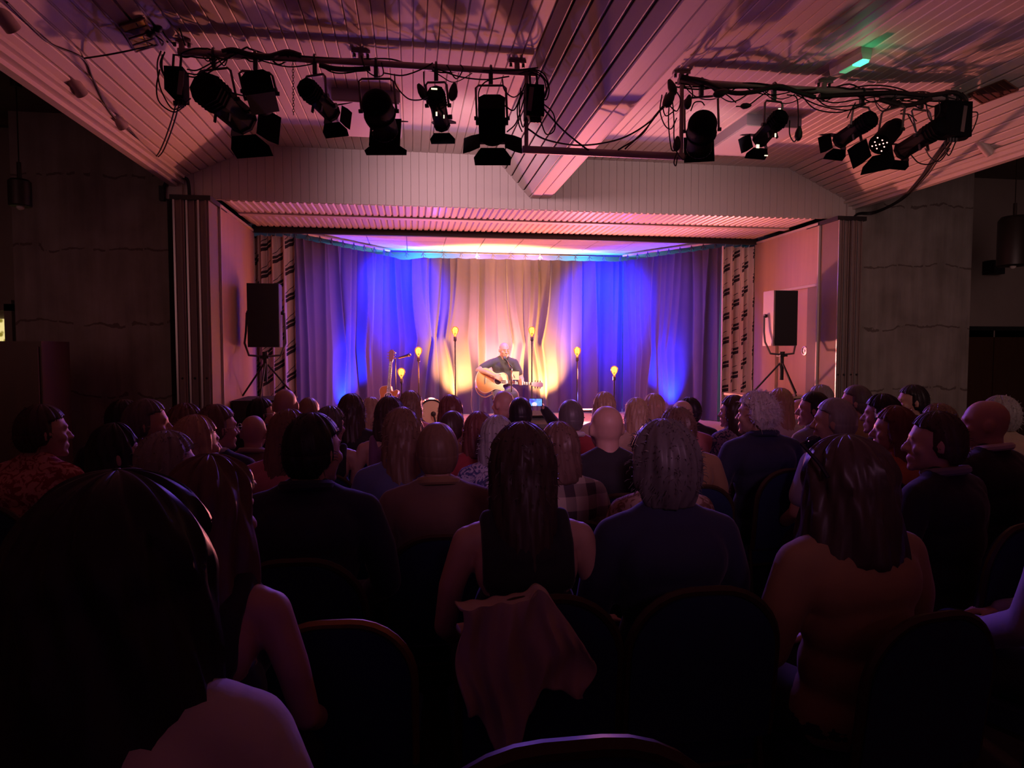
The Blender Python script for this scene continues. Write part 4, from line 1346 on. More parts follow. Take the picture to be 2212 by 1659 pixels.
# lower link pipe between the two bars
t = thing('link_pipe', 'low horizontal pipe hung on two drops between the lighting bars', 'pipe', lo0)
MB().tube([(0, 0, 0), tuple(lo1 - lo0)], 0.030, 14).build('pipe', bar_m, t)
MB().tube([(0.03, 0, 0.02), (0.03, 0, bl1.z - lo0.z - 0.02)], 0.017, 10).build('drop_tube', bar_m, t)
MB().tube([(lo1.x - lo0.x - 0.02, 0, 0.02), (lo1.x - lo0.x - 0.02, 0, br0.z - lo0.z - 0.02)], 0.017, 10).build('drop_tube', bar_m, t)

# cables lashed along the bars
def lash(parent, a, b, n, amp, seed):
    r = random.Random(seed)
    for k in range(n):
        pts = []
        m = 14
        o = r.uniform(0, 6)
        sag = r.uniform(0.0, 0.05)
        for i in range(m + 1):
            q = i / m
            p = a.lerp(b, q)
            ang = o + q * r.uniform(6, 12)
            pts.append(p + Vector((r.uniform(-.02, .02), math.sin(ang) * 0.030, math.cos(ang) * 0.034 - sag * math.sin(q * PI * 5 + o) * amp)))
        loop_cable(parent, a, pts, r.uniform(0.005, 0.008), 5, 4)
    for k in range(n * 2):
        q0 = r.uniform(0, 0.85)
        q1 = q0 + r.uniform(0.08, 0.22)
        p, q = a.lerp(b, q0), a.lerp(b, min(1, q1))
        d = r.uniform(0.04, 0.16) * amp
        pts = [p, p.lerp(q, 0.25) - Vector((0, r.uniform(-.03, .03), d * .8)), p.lerp(q, 0.55) - Vector((0, r.uniform(-.04, .04), d)), q]
        loop_cable(parent, a, pts, r.uniform(0.004, 0.006))
lash(LB, bl0, bl1, 1, 0.6, 3)
lash(LB, bl0, bl0.lerp(bl1, 0.3), 2, 0.6, 8)
lash(RB, br0, br1, 6, 0.9, 4)
# thicker taped bundles
for parent, o, pts in ((LB, bl0, [(480, 112), (505, 108), (540, 118), (580, 122), (620, 112), (650, 120)]), (LB, bl0, [(690, 140), (720, 148), (760, 150), (800, 148)]),
                       (RB, br0, [(1470, 165), (1520, 178), (1580, 200), (1630, 198), (1680, 186), (1720, 198), (1760, 210)]), (RB, br0, [(1770, 208), (1850, 204), (1930, 200), (2000, 206), (2060, 200), (2085, 215)]),
                       (RB, br0, [(1900, 215), (1950, 228), (1985, 222), (2010, 212)])):
    loop_cable(parent, o, [at(x, y, BARY - 0.04) for x, y in pts], 0.020, 8)
# loops, coils and drooping leads traced where they hang
PXL = [[(348, 110), (340, 135), (342, 170), (350, 200), (372, 235), (395, 228), (412, 212)], [(345, 150), (338, 190), (345, 222), (375, 242), (398, 230)], [(352, 118), (346, 140), (356, 165), (372, 160)],
       [(356, 112), (350, 130), (352, 155), (366, 168)], [(404, 150), (425, 152), (450, 140), (470, 128)], [(402, 158), (430, 160), (462, 140), (490, 124)], [(404, 165), (432, 166), (470, 145), (500, 118)],
       [(480, 190), (500, 200), (530, 208)], [(560, 128), (600, 130), (640, 132)], [(690, 138), (715, 155), (745, 158), (790, 150)], [(780, 120), (790, 150), (812, 165), (828, 160), (824, 135)],
       [(852, 160), (856, 185), (880, 212), (905, 216), (925, 208)], [(788, 235), (790, 260), (805, 282)], [(915, 155), (916, 178), (920, 195)], [(965, 140), (985, 170), (1000, 150), (995, 140)], [(935, 145), (990, 165), (1050, 172), (1100, 165)],
       [(830, 158), (870, 163), (910, 150), (935, 136)], [(1035, 235), (1034, 200), (1045, 180), (1060, 172)], [(1085, 170), (1090, 195), (1110, 210), (1130, 195)], [(1090, 228), (1110, 238), (1125, 205), (1135, 180)],
       [(1095, 285), (1115, 265), (1130, 220), (1140, 180)], [(1120, 160), (1150, 150), (1175, 160), (1186, 190), (1180, 215), (1168, 210)], [(1130, 155), (1160, 155), (1182, 180), (1178, 205), (1165, 212)],
       [(1140, 152), (1172, 168), (1180, 200), (1170, 220)], [(1125, 190), (1122, 240), (1130, 275), (1137, 240), (1140, 200)], [(1168, 220), (1195, 245), (1198, 280), (1180, 290), (1168, 262)], [(1130, 200), (1118, 230), (1120, 265), (1128, 285)]]
for k, pts in enumerate(PXL):
    loop_cable(LB, bl0, [at(x, y, BARY - 0.03 - 0.02 * (k % 4)) for x, y in pts], 0.0055)
PXR = [[(1430, 205), (1426, 240), (1436, 270), (1450, 278), (1462, 255)], [(1440, 200), (1432, 225), (1438, 250), (1456, 240)], [(1448, 205), (1444, 260), (1450, 320), (1460, 325)], [(1452, 210), (1456, 260), (1456, 300), (1462, 328), (1475, 345), (1482, 335)],
       [(1456, 190), (1470, 215), (1462, 240), (1446, 228)], [(1470, 180), (1490, 185), (1496, 205), (1488, 225)], [(1462, 330), (1456, 350), (1460, 358), (1463, 340)], [(1492, 240), (1500, 222), (1515, 220), (1522, 228)],
       [(1525, 185), (1545, 195), (1570, 205), (1590, 222)], [(1590, 230), (1615, 228), (1640, 210), (1660, 196)], [(1700, 205), (1720, 210), (1724, 240), (1724, 275)], [(1706, 260), (1706, 290), (1715, 306), (1722, 298)],
       [(1730, 205), (1760, 235), (1810, 243), (1850, 232)], [(1720, 205), (1770, 228), (1830, 238), (1870, 225)], [(1760, 210), (1800, 222), (1850, 215), (1900, 208)], [(1765, 215), (1790, 230), (1840, 228), (1905, 215)],
       [(1830, 255), (1840, 235), (1848, 222)], [(1945, 240), (1970, 228), (1990, 236)], [(1945, 246), (1965, 248), (1980, 262)], [(1960, 245), (1972, 268), (1978, 285)], [(2000, 220), (2005, 250), (2012, 262)], [(2028, 215), (2030, 240), (2022, 255)],
       [(2085, 242), (2100, 242), (2112, 245), (2106, 270), (2090, 298), (2070, 305)], [(2078, 200), (2090, 215), (2088, 235), (2080, 240)], [(1968, 335), (1985, 352), (2010, 354), (2035, 338), (2055, 310)], [(1998, 320), (2010, 340), (2030, 348), (2052, 320)], [(2040, 305), (2045, 330), (2052, 334), (2065, 305)]]
for k, pts in enumerate(PXR):
    loop_cable(RB, br0, [at(x, y, BARY - 0.03 - 0.02 * (k % 4)) for x, y in pts], 0.0055)
for p in ((979, 200, 1.15, 0.15), (913, 200, 1.1, -0.5), (1590, 228, 0, 0)):
    if p[2]:
        plug(LB, bl0, at(p[0], p[1], BARY - 0.06), p[2], p[3])
for p in ((1725, 290, 1.0, 0.1), (1610, 229, 0.8, 1.4), (1555, 202, 1.1, 1.2), (1486, 222, 1.0, 0.2), (1462, 312, 1.0, 0.1), (1445, 215, 1.3, 0.5), (1452, 190, 1.1, -0.4)):
    plug(RB, br0, at(p[0], p[1], BARY - 0.07), p[2], p[3])
# swagged leads between the bars
for k, (pts, lab) in enumerate((([(1140, 278), (1180, 302), (1255, 314), (1340, 300), (1405, 262), (1435, 225)], 'longest black lead swagged between the two lighting bars'),
                    ([(1168, 228), (1215, 280), (1262, 318), (1272, 324)], 'black lead dropping from the left bar onto the low pipe'),
                    ([(1335, 324), (1385, 292), (1415, 250), (1440, 222)], 'black lead rising from the low pipe to the right bar'),
                    ([(1350, 322), (1392, 282), (1425, 240), (1445, 225)], 'second black lead rising from the low pipe just right of the first'))):
    P = [at(x, y, BARY - 0.02 - 0.03 * (k % 2)) for x, y in pts]
    c = P[0].copy()
    o = MB().tube([p - c for p in spline(P, 6)], 0.007, 6).build('hanging_cable', cable_m)
    o.location = c
    tag(o, lab, 'cable')
# cables leaving the bars
def free_cable(P, r, label):
    c = P[0].copy()
    o = MB().tube([p - c for p in spline(P, 6)], r, 6).build('hanging_cable', cable_m)
    o.location = c
    tag(o, label, 'cable')
for k in range(2):
    dx = k * 7
    free_cable([at(381 + dx, 222, BARY - 0.02), at(370 + dx, 262, BARY + 0.3), at(356 + dx, 302, BARY + 0.9), at(343 + dx, 330, BARY + 1.45), atz(331 + dx * 0.5, 345, 3.475)], 0.006, ('left-hand' if k == 0 else 'right-hand') + ' of two thin leads from the dimmer box down to the cornice')
free_cable([on_left_slope(15, 5), on_left_slope(60, 50), on_left_slope(110, 95), on_left_slope(180, 127)] + [on_left_slope(203, 175), on_left_slope(240, 245), atz(290, 292, 3.475), atz(331, 346, 3.475)], 0.007, 'black cable clipped along the sloping planks to the left cornice')
def off_slope(x, y, k=0.97):
    return Vector((0, 0, EYE)) + (on_left_slope(x, y) - Vector((0, 0, EYE))) * k
free_cable([on_left_slope(182, 126), off_slope(240, 117), off_slope(300, 105), at(345, 95, BARY - 0.02), at(372, 88, BARY)], 0.006, 'thin cable stretched from the sloping planks to the left lighting bar')
for k in range(4):
    d = k * 5 - 8
    free_cable([at(2052 + d, 302, BARY - 0.02), at(2020 + d, 345, 5.75), at(1992 + d * 0.8, 385, 6.4), at(1945 + d * 0.5, 432, 7.3), at(1890, 459 + d * 0.3, 7.9), at(1850, 464 + d * 0.2, 7.96), at(1834 + d * 0.2, 500, 7.97), at(1828 + d * 0.2, 600, 7.97)], 0.010 if k == 1 else 0.007,
               ('thin', 'thick', 'slack', 'tight')[k] + ' cable of the bundle from the right bar to the concrete wall')
o = MB().tube(spline([at(352, 408, 7.94), at(368, 380, 7.9), at(398, 384, 7.9), at(407, 396, 7.92), at(410, 440, 7.94)], 5), 0.018, 8).build('conduit', black)
tag(o, 'black conduit bending over the left end of the fascia', 'conduit')
tag(MB().box(at(350, 418, 7.93), (0.05, 0.05, 0.16), Matrix.Identity(4)).build('cable_clamp', black, None, False), 'short black clamp on the left concrete wall below the conduit', 'clamp')

# ------------------------------------------------------------------ lanterns
lens_dark = mat('lens_dark', (0.02, 0.02, 0.03), 0.08, spec=0.8)
lens_lit = mat('lens_lit', (1, 0.9, 0.7), emit=(1.0, 0.86, 0.58), estr=6.0)
leak_lit = mat('light_leak', (1, 0.9, 0.7), emit=(1.0, 0.84, 0.55), estr=1.6)
led_lit = mat('led_lit', (1, 0.5, 0.5), emit=(1.0, 0.45, 0.38), estr=2.6)
def lantern(kind, rear, front, r, hang, label, Yr=5.30, Yf=5.62, flaps=(35, 35, 35, 35), lit=None, flap_len=0.13, squash=1.0, roll=0.0):
    A, B = at(*rear, Yr), at(*front, Yf)
    c = (A + B) / 2
    d = (B - A)
    L = d.length
    d.normalize()
    up = Vector((0, 0, 1))
    a = d.cross(up)
    if a.length < 0.2:
        a = Vector((1, 0, 0))
    a.normalize()
    b = a.cross(d)
    M = Matrix((a, b, d)).transposed().to_4x4() @ Matrix.Rotation(roll, 4, 'Z')     # local z = beam axis
    t = thing('stage_lantern', label, 'stage light', c)
    h = L / 2
    if kind == 'profile':
        MB().lathe([(r * 0.55, -h), (r * 0.92, -h + 0.02), (r, -h + 0.05), (r, -h + L * 0.42), (r * 0.90, -h + L * 0.46), (r * 0.90, h - 0.03), (r * 0.95, h - 0.025), (r * 0.95, h)], 8, M @ Matrix.Diagonal((1, squash, 1, 1))).build('housing', house, t, True, 30)
        fn = MB()
        for k in range(4):
            z_ = -h + L * (0.12 + 0.07 * k)
            fn.lathe([(r * 1.04, z_), (r * 1.04, z_ + 0.008)], 8, M @ Matrix.Diagonal((1, squash, 1, 1)))
        fn.build('cooling_fins', house, t, False)
        for k in (-1, 1):
            MB().box((k * r * 0.5, -r * 0.95, -h + L * 0.50), (0.012, 0.06, 0.02), M).build('shutter_handle', metal_dark, t, False)
        MB().lathe([(0.02, 0), (0.02, 0.03)], 8, M @ Matrix.Translation((r * 0.9, 0, L * 0.25)) @ Matrix.Rotation(PI / 2, 4, 'Y')).build('focus_knob', black, t)
        fr = r * 0.93
    elif kind == 'par':
        prof = [(0.02, -h)] + [(r * math.sin(q * PI / 12), -h + r * 0.9 * (1 - math.cos(q * PI / 12))) for q in range(1, 6)] + [(r, -h + r * 0.9), (r, -h + L * 0.52), (r * 0.90, -h + L * 0.55), (r * 0.90, h - 0.01), (r * 0.98, h)]
        MB().lathe(prof, 24, M).build('housing', house, t)
        MB().tube([M @ Vector((r * 1.01 * math.cos(k * PI / 12), r * 1.01 * math.sin(k * PI / 12), -h + L * 0.5)) for k in range(25)], 0.008, 6, False).build('join_band', house, t)
        MB().box((0, 0, h + 0.004), (r * 2.15, r * 2.15, 0.006), M).build('gel_frame', flap_m, t, False)
        MB().tube([M @ Vector((r * 0.86 * math.cos(PI + k * PI / 10), r * 0.86 * math.sin(PI + k * PI / 10), h - 0.012)) for k in range(11)], 0.006, 6).build('frame_clip', mat('bare_clip', (0.55, 0.55, 0.6), 0.3, 0.8), t)
        fr = r * 0.95
    elif kind == 'fresnel':
        MB().prism([(-r, -r * 0.9), (r, -r * 0.9), (r, r * 0.6), (r * 0.6, r), (-r * 0.6, r), (-r, r * 0.6)], -h, h * 0.75, M).build('housing', house, t, False)
        MB().lathe([(r * 0.85, h * 0.7), (r * 0.85, h)], 20, M).build('lens_tube', house, t)
        fn = MB()
        for k in range(3):
            fn.box((0, r * 0.98, -h + L * (0.15 + 0.15 * k)), (r * 1.1, 0.03, 0.02), M)
        fn.build('vent_cowls', house, t, False)
        for s in (-1, 1):
            MB().lathe([(0.03, 0), (0.03, 0.025)], 8, M @ Matrix.Translation((s * r, 0, 0)) @ Matrix.Rotation(s * PI / 2, 4, 'Y')).build('tilt_knob', black, t)
        fr = r * 0.95
    else:
        MB().lathe([(r * 0.35, -h), (r * 0.75, -h + 0.02), (r * 0.85, -h + 0.06), (r, -h + 0.10), (r, h - 0.02), (r * 1.05, h)], 22, M).build('housing', house, t)
        MB().lathe([(r * 0.95, h - 0.012), (r * 0.95, h - 0.006)], 22, M).build('led_panel', mat('led_panel_red', (0.08, 0.005, 0.005), 0.4), t)
        k = 0
        for i in range(-2, 3):
            for j in range(-2, 3):
                if (i * i + j * j) <= 5 and (i + j) % 2 == 0 or (i, j) in ((1, 0), (-1, 0)):
                    MB().ell((i * r * 0.36, j * r * 0.36, h - 0.002), (0.0075, 0.0075, 0.004), 8, M).build('led', led_lit, t)
        fr = r * 1.0
    # lens
    if kind != 'led':
        MB().lathe([(fr * 0.82, h - 0.008), (fr * 0.6, h + 0.004), (0.01, h + 0.010)], 20, M).build('lens', lens_lit if lit else lens_dark, t)
    # barn doors
    for k, an in enumerate(flaps):
        if an is None:
            continue
        an = math.radians(an)
        Q = M @ Matrix.Rotation(k * PI / 2, 4, 'Z') @ Matrix.Translation((0, fr * 1.02, h + 0.006)) @ Matrix.Rotation(-an, 4, 'X')
        w0, w1 = fr * 0.95, fr * (1.55 if k % 2 == 0 else 1.1)
        poly = [(-w0, 0), (w0, 0), (w1, flap_len * 0.55), (w1 * 0.95, flap_len), (-w1 * 0.95, flap_len), (-w1, flap_len * 0.55)]
        MB().prism(poly, -0.0015, 0.0015, Q @ Matrix(((1, 0, 0, 0), (0, 0, 1, 0), (0, 1, 0, 0), (0, 0, 0, 1)))).build('barn_door', flap_m, t, False)
    # yoke and clamp
    hp_ = at(*hang, BARY)
    hz = (bl0.z if hang[0] < 1300 else br0.z) - c.z
    ya = Vector((a.x, a.y, 0)).normalized() * (r * 1.16)
    piv = Vector((0, 0, 0)) - d * (L * 0.08)
    top = Vector((hp_.x - c.x, BARY - c.y, hz - 0.115))
    mb = MB()
    mb.tube([piv + ya, Vector((top.x, top.y, top.z)) + ya * 0.98 - Vector((0, 0, 0.02)), top + ya * 0.80, top - ya * 0.80, top - ya * 0.98 - Vector((0, 0, 0.02)), piv - ya], 0.0095, 6)
    mb.build('yoke', pale_metal, t)
    MB().box((top.x, top.y, (top.z + hz) / 2), (0.032, 0.03, hz - top.z - 0.02)).build('clamp_stem', metal_dark, t, False)
    MB().tube([Vector((top.x, BARY - c.y + 0.036 * math.cos(q * PI / 8), hz + 0.036 * math.sin(q * PI / 8))) for q in range(-2, 11)], 0.010, 6).build('hook_clamp', metal_dark, t)
    for s in (-1, 1):
        MB().lathe([(0.016, -0.01), (0.016, 0.02)], 8, Matrix.Translation(piv + ya * s) @ Vector((ya * s)).to_track_quat('Z', 'Y').to_matrix().to_4x4()).build('tilt_bolt', metal_dark, t)
    if lit:
        P = c + d * (h + 0.05)
        lamp('profile_beam', 'SPOT', P, lit[0], lit[1], lit[2], 0.05, lit[3], 0.55)
    return t
WARM = (1.0, 0.70, 0.50)
lantern('profile', (434, 182), (528, 262), 0.122, (462, 115), 'largest black profile lantern at the left end of the left bar', 5.25, 5.72, (25, 10, 30, 25), flap_len=0.20)
lantern('fresnel', (556, 178), (570, 228), 0.105, (552, 120), 'squat black lantern hung behind the largest profile lantern', 5.35, 5.62, (None, None, None, None), roll=0.25)
lantern('profile', (655, 182), (718, 246), 0.078, (680, 128), 'black profile lantern beside the dangling chain', 5.28, 5.62, (40, 5, 35, 10), flap_len=0.12)
lantern('par', (808, 205), (832, 285), 0.118, (812, 138), 'round-backed black can with square frame over the grey ceiling heater', 5.25, 5.66, (30, None, 20, None), flap_len=0.10)
t5 = lantern('profile', (940, 194), (955, 272), 0.072, (942, 146), 'slim black lit lantern with bright slit between two hanging plugs', 5.28, 5.62, (25, 10, 15, None), lit=(1000, WARM, (1.40, 10.4, 1.32), 15), flap_len=0.10)
lantern('fresnel', (1062, 220), (1064, 302), 0.105, (1060, 156), 'black lantern facing straight down with wide barn doors', 5.32, 5.58, (20, 70, 10, 70), flap_len=0.15)
lantern('par', (1520, 250), (1510, 322), 0.118, (1515, 180), 'large round-backed black can at the left end of the right bar', 5.22, 5.60, (None, None, None, None))
t9 = lantern('profile', (1692, 246), (1640, 304), 0.075, (1672, 193), 'black lit lantern with glowing lens on the right bar', 5.28, 5.60, (30, 35, 20, 30), lit=(1000, WARM, (1.45, 10.4, 1.45), 15), flap_len=0.11)
lantern('profile', (1888, 252), (1812, 305), 0.078, (1862, 205), 'dark unlit lantern left of the red LED can', 5.28, 5.66, (20, 30, 30, 25), flap_len=0.11)
lantern('led', (1938, 268), (1900, 312), 0.085, (1930, 210), 'LED can with glowing red and white dots on the right bar', 5.42, 5.28, (None, 25, 20, 25), flap_len=0.20)
lantern('profile', (2042, 268), (1946, 328), 0.088, (1990, 208), 'long dark lantern at the right end of the right bar', 5.26, 5.72, (25, 10, 25, 10), flap_len=0.10)
lamp('lantern_spill', 'SPOT', t5.location + Vector((0.0, 0.22, -0.10)), 170, (1.0, 0.56, 0.66), (1.0, 8.0, 2.9), 0.15, 115, 1.0)
lamp('lantern_spill', 'SPOT', t9.location + Vector((-0.1, 0.22, -0.10)), 50, (1.0, 0.6, 0.62), (2.6, 8.0, 3.1), 0.15, 130, 1.0)
# bright slits on the lit lanterns
for tt, spots in ((t5, ((938, 192, 0.045, 0.010, 5.2), (943, 246, 0.012, 0.03, 5.30), (959, 252, 0.008, 0.025, 5.33))), (t9, ((1684, 235, 0.02, 0.006, 5.2), (1637, 316, 0.026, 0.03, 5.50), (1655, 336, 0.03, 0.008, 5.56), (1675, 292, 0.010, 0.03, 5.33)))):
    for (x, y, sx, sz, Y) in spots:
        p = at(x, y, Y) - tt.location
        MB().box(p, (sx, 0.006, sz)).build('light_leak', leak_lit, tt, False)

# dimmer boxes and dangling bits
def hung_box(px0, px1, label, cut, stripe=None, Y=5.35):
    a, b = at(px0[0], px0[1], Y), at(px1[0], px1[1], Y)
    c = Vector(((a.x + b.x) / 2, Y, (a.z + b.z) / 2))
    w_, h_ = abs(b.x - a.x) / 2, abs(a.z - b.z) / 2
    t = thing('dimmer_box', label, 'dimmer box', c)
    MB().prism([(-w_, h_), (-w_, -h_ + cut), (-w_ + cut * 0.9, -h_), (w_, -h_), (w_, h_)], -0.07, 0.07, Matrix(((1, 0, 0, 0), (0, 0, 1, 0), (0, 1, 0, 0), (0, 0, 0, 1)))).build('case', house, t, False)
    MB().tube([(-w_ * 0.4, 0, h_), (-w_ * 0.4, 0.03, h_ + 0.12), (w_ * 0.4, 0.03, h_ + 0.12), (w_ * 0.4, 0, h_)], 0.010, 6).build('bracket', metal_dark, t)
    if stripe:
        MB().box((stripe, -0.074, 0.0), (0.035, 0.006, h_ * 1.5), Matrix.Rotation(0.12, 4, 'Y')).build('pale_strip', pale_metal, t, False)
    for k in range(3):
        MB().lathe([(0.014, -0.03), (0.018, 0)], 8, Matrix.Translation((-w_ * 0.2 + 0.03 * k, 0, -h_))).build('socket', black, t)
    return t
hung_box((361, 150), (403, 220), 'tall dark dimmer box hanging at the left end of the left bar', 0.06, 0.05)
hung_box((1134, 188), (1172, 258), 'dark dimmer box hanging at the right end of the left bar', 0.0, -0.04)
hung_box((2032, 222), (2085, 300), 'dark dimmer box with pale strip at the right end of the right bar', 0.0, 0.04)
def chain(p, q, label):
    p, q = Vector(p), Vector(q)
    L = (q - p).length
    n = int(L / 0.020)
    t = thing('safety_chain', label, 'chain', p)
    lk = MB()
    for k in range(n):
        c = (q - p) * ((k + 0.5) / n)
        a = Vector((1, 0, 0)) if k % 2 else Vector((0, 1, 0))
        lk.tube([c + a * 0.007 * math.cos(s * PI / 4) + Vector((0, 0, 0.014 * math.sin(s * PI / 4))) for s in range(9)], 0.0022, 4, False)
    lk.build('links', metal_dark, t)['kind'] = 'stuff'
    return t
chain(at(633, 132, 5.36), at(634, 248, 5.36), 'thin dark chain dangling from the left bar')

# ------------------------------------------------------------------ ceiling fittings
grey_panel = mat('heater_grey', (0.36, 0.36, 0.40), 0.6)
white_pan = mat('heater_white', (0.66, 0.62, 0.60), 0.5)
for (x0, x1, y0, lab) in ((716, 864, 214, 'flat radiant heater panel on the left ceiling'), (1613, 1738, 268, 'flat radiant heater panel on the right ceiling')):
    a, b = atz(x0, y0, ZC - 0.10), atz(x1, y0 + (x1 - x0) * 0.02, ZC - 0.10)
    t = thing('heater_panel', lab, 'heater', ((a.x + b.x) / 2, a.y + 0.5, ZC - 0.10))
    MB().box((0, 0, 0.05), (b.x - a.x, 1.0, 0.10)).build('casing', grey_panel, t, False)
    MB().box((0, 0, -0.006), (b.x - a.x - 0.02, 0.98, 0.012)).build('radiant_plate', white_pan, t, False)
# vent grilles on the slopes
glow_m = mat('vent_lagging', (1.0, 0.62, 0.14), 0.7, var=0.4, scale=25)
rust = mat('vent_frame_brown', (0.10, 0.035, 0.02), 0.6)
def vent(pts_fn, pc, n, label, back, dirpx):
    p0, p1 = pts_fn(*pc), pts_fn(*dirpx)
    d = (p1 - p0)
    L = d.length
    d.normalize()
    nrm = SLN if pts_fn is on_left_slope else SRN
    nrm = -nrm
    b = nrm.cross(d).normalized()
    M = Matrix((d, b, nrm)).transposed().to_4x4()
    t = thing('ceiling_vent', label, 'vent', p0)
    wd = 0.16
    for s in (-1, 1):
        MB().box((L / 2, s * wd / 2, 0.007), (L, 0.012, 0.012), M).build('frame_rail', rust, t, False)
    for k in range(n + 1):
        MB().box((L * k / n, 0, 0.007), (0.012, wd, 0.012), M).build('frame_bar', rust, t, False)
    for k in range(n):
        MB().box((L * (k + 0.5) / n, 0, 0.005), (L / n - 0.013, wd - 0.014, 0.006), M).build('vent_cell', glow_m if back[k] else rust, t, False)
        if back[k]:
            MB().box((L * (k + 0.5) / n, 0.02, 0.009), (L / n * 0.5, 0.006, 0.004), M).build('wire', black, t, False)
vent(on_left_slope, (284, 45), 4, 'brown framed vent with yellow lagging showing, left sloping planks', (1, 0, 1, 1), (316, 102))
vent(on_right_slope, (2108, 212), 5, 'dark framed vent on the right sloping planks', (0, 0, 0, 0, 0), (2185, 182))
# round pendants by the left bar end (black caps)
for k, (x, y) in enumerate(((370, 36), (340, 60), (325, 72))):
    c = at(x, y, 5.15)
    t = thing('cable_connector', ('uppermost', 'middle', 'lowest')[k] + ' of three black round connectors above the left bar end', 'connector', c)
    MB().ell((0, 0, 0), (0.034, 0.04, 0.030), 12).build('cap', black, t)
    MB().tube(spline([(0.02, 0.02, 0), at((388, 358, 352)[k], (62, 78, 90)[k], 5.22) - c, at((400, 376, 350)[k], 98, 5.36) - c], 5), 0.006, 5).build('lead', cable_m, t)
# emergency luminaire
a, b = atz(1802, 166, ZC - 0.09), atz(1872, 128, ZC - 0.09)
c = (a + b) / 2
d = (b - a)
t = thing('emergency_luminaire', 'narrow emergency light glowing green at one end on the right ceiling', 'emergency light', c, math.atan2(d.y, d.x))
L = d.length
def diff_fn(nt, b_):
    b_.inputs['Base Color'].default_value = (0.75, 0.75, 0.72, 1)
    b_.inputs['Transmission Weight'].default_value = 0.35
    b_.inputs['Roughness'].default_value = 0.4
MB().box((0, 0, 0.07), (L, 0.10, 0.04)).build('body', trim_white, t, False)
MB().prism([(-0.05, 0.05), (0.05, 0.05), (0.035, 0.0), (-0.035, 0.0)], -L / 2, L / 2, Matrix(((0, 0, 1, 0), (1, 0, 0, 0), (0, 1, 0, 0), (0, 0, 0, 1)))).build('diffuser', node_mat('frosted_diffuser', diff_fn), t, False)
gm = mat('green_led', (0, 1, 0.4), emit=(0.06, 1.0, 0.35), estr=3.0)
gs = L / 2 - 0.06 if b.y < a.y else L / 2 - 0.06
MB().box((gs, 0, -0.006), (0.09, 0.07, 0.012)).build('green_lens', gm, t, False)
MB().box((gs - 0.12, 0, -0.004), (0.14, 0.06, 0.006)).build('glow_strip', mat('green_glow', (0.3, 0.8, 0.5), emit=(0.10, 0.8, 0.35), estr=0.35), t, False)
lamp('green_glow', 'POINT', (b.x, b.y, ZC - 0.14), 0.5, (0.1, 1, 0.4), None, 0.02)
# cylinder spotlights on the cornices
cyl_m = mat('spot_cylinder_paint', (0.42, 0.34, 0.31), 0.5)
for (px, py, z, s, ang, lab) in ((252, 255, 3.50, 1, 0.5, 'cylinder spotlight on the left cornice nearest the stage'), (160, 180, 3.50, 1, 0.5, 'cylinder spotlight on the left cornice, middle one in deep shadow'), (4, 32, 3.52, 1, 0.5, 'dark spotlight end at the far left of the cornice'),
                                 (2128, 318, 3.50, -1, 0.5, 'pale cylinder spotlight on the right cornice')):
    c = atz(px, py, z)
    t = thing('cylinder_spotlight', lab, 'spotlight', c, 0, 'cornice spotlights')
    D = Vector((s * 0.25, 0.75, -0.55)).normalized() if s > 0 else Vector((-0.45, 0.1, 0.55)).normalized()
    q = D.to_track_quat('Z', 'Y').to_matrix().to_4x4()
    MB().lathe([(0.040, -0.09), (0.046, -0.085), (0.046, 0.09), (0.040, 0.09), (0.038, 0.05)], 18, q).build('can', cyl_m, t)
    MB().lathe([(0.036, 0.05), (0.036, 0.056)], 16, q).build('reflector', black, t)
    MB().tube([(0, 0, 0), (-s * 0.05, 0, -0.03), (-s * 0.08, 0, -0.05)], 0.010, 6).build('arm', black, t)
# pendant lamps in the aisles
pend = mat('pendant_bronze', (0.025, 0.016, 0.012), 0.45)
for (px, y0, y1, Y, r, lab) in ((42, 388, 446, 7.0, 0.095, 'dark drum pendant lamp on a long cord before the left concrete wall'), (2192, 468, 575, 7.2, 0.17, 'large dark drum pendant lamp beyond the right concrete wall')):
    a, b = at(px, y0, Y), at(px, y1, Y)
    t = thing('pendant_lamp', lab, 'pendant lamp', (a.x, Y, b.z))
    h = a.z - b.z
    MB().lathe([(r * 0.9, 0), (r, 0.01), (r, h * 0.92), (r * 0.8, h), (0.02, h)], 22).build('shade', pend, t)
    MB().tube([(0, 0, h), (0, 0, h + 0.16)], 0.020, 8).build('stem', pend, t)
    MB().tube([(0, 0, h + 0.1), (0, 0, 4.1 - b.z)], 0.006, 6).build('cord', pend, t)
    MB().lathe([(0.045, 4.0 - b.z), (0.045, 4.1 - b.z)], 14).build('ceiling_rose', pend, t)
    MB().ell((0, 0, -0.005), (0.035, 0.035, 0.03), 10).build('bulb', mat('dim_bulb', (0.6, 0.55, 0.5), 0.2), t)
c = at(2148, 578, 8.8)
t = thing('wall_speaker', 'small black box speaker on a bracket by the large pendant', 'speaker', c)
MB().box((0, 0, 0), (0.20, 0.16, 0.20)).build('cabinet', black, t, False)
MB().box((0, -0.085, 0), (0.18, 0.012, 0.18)).build('grille', grille, t, False)
MB().box((0.0, 0.11, 0.0), (0.05, 0.10, 0.05)).build('bracket', metal_dark, t, False)
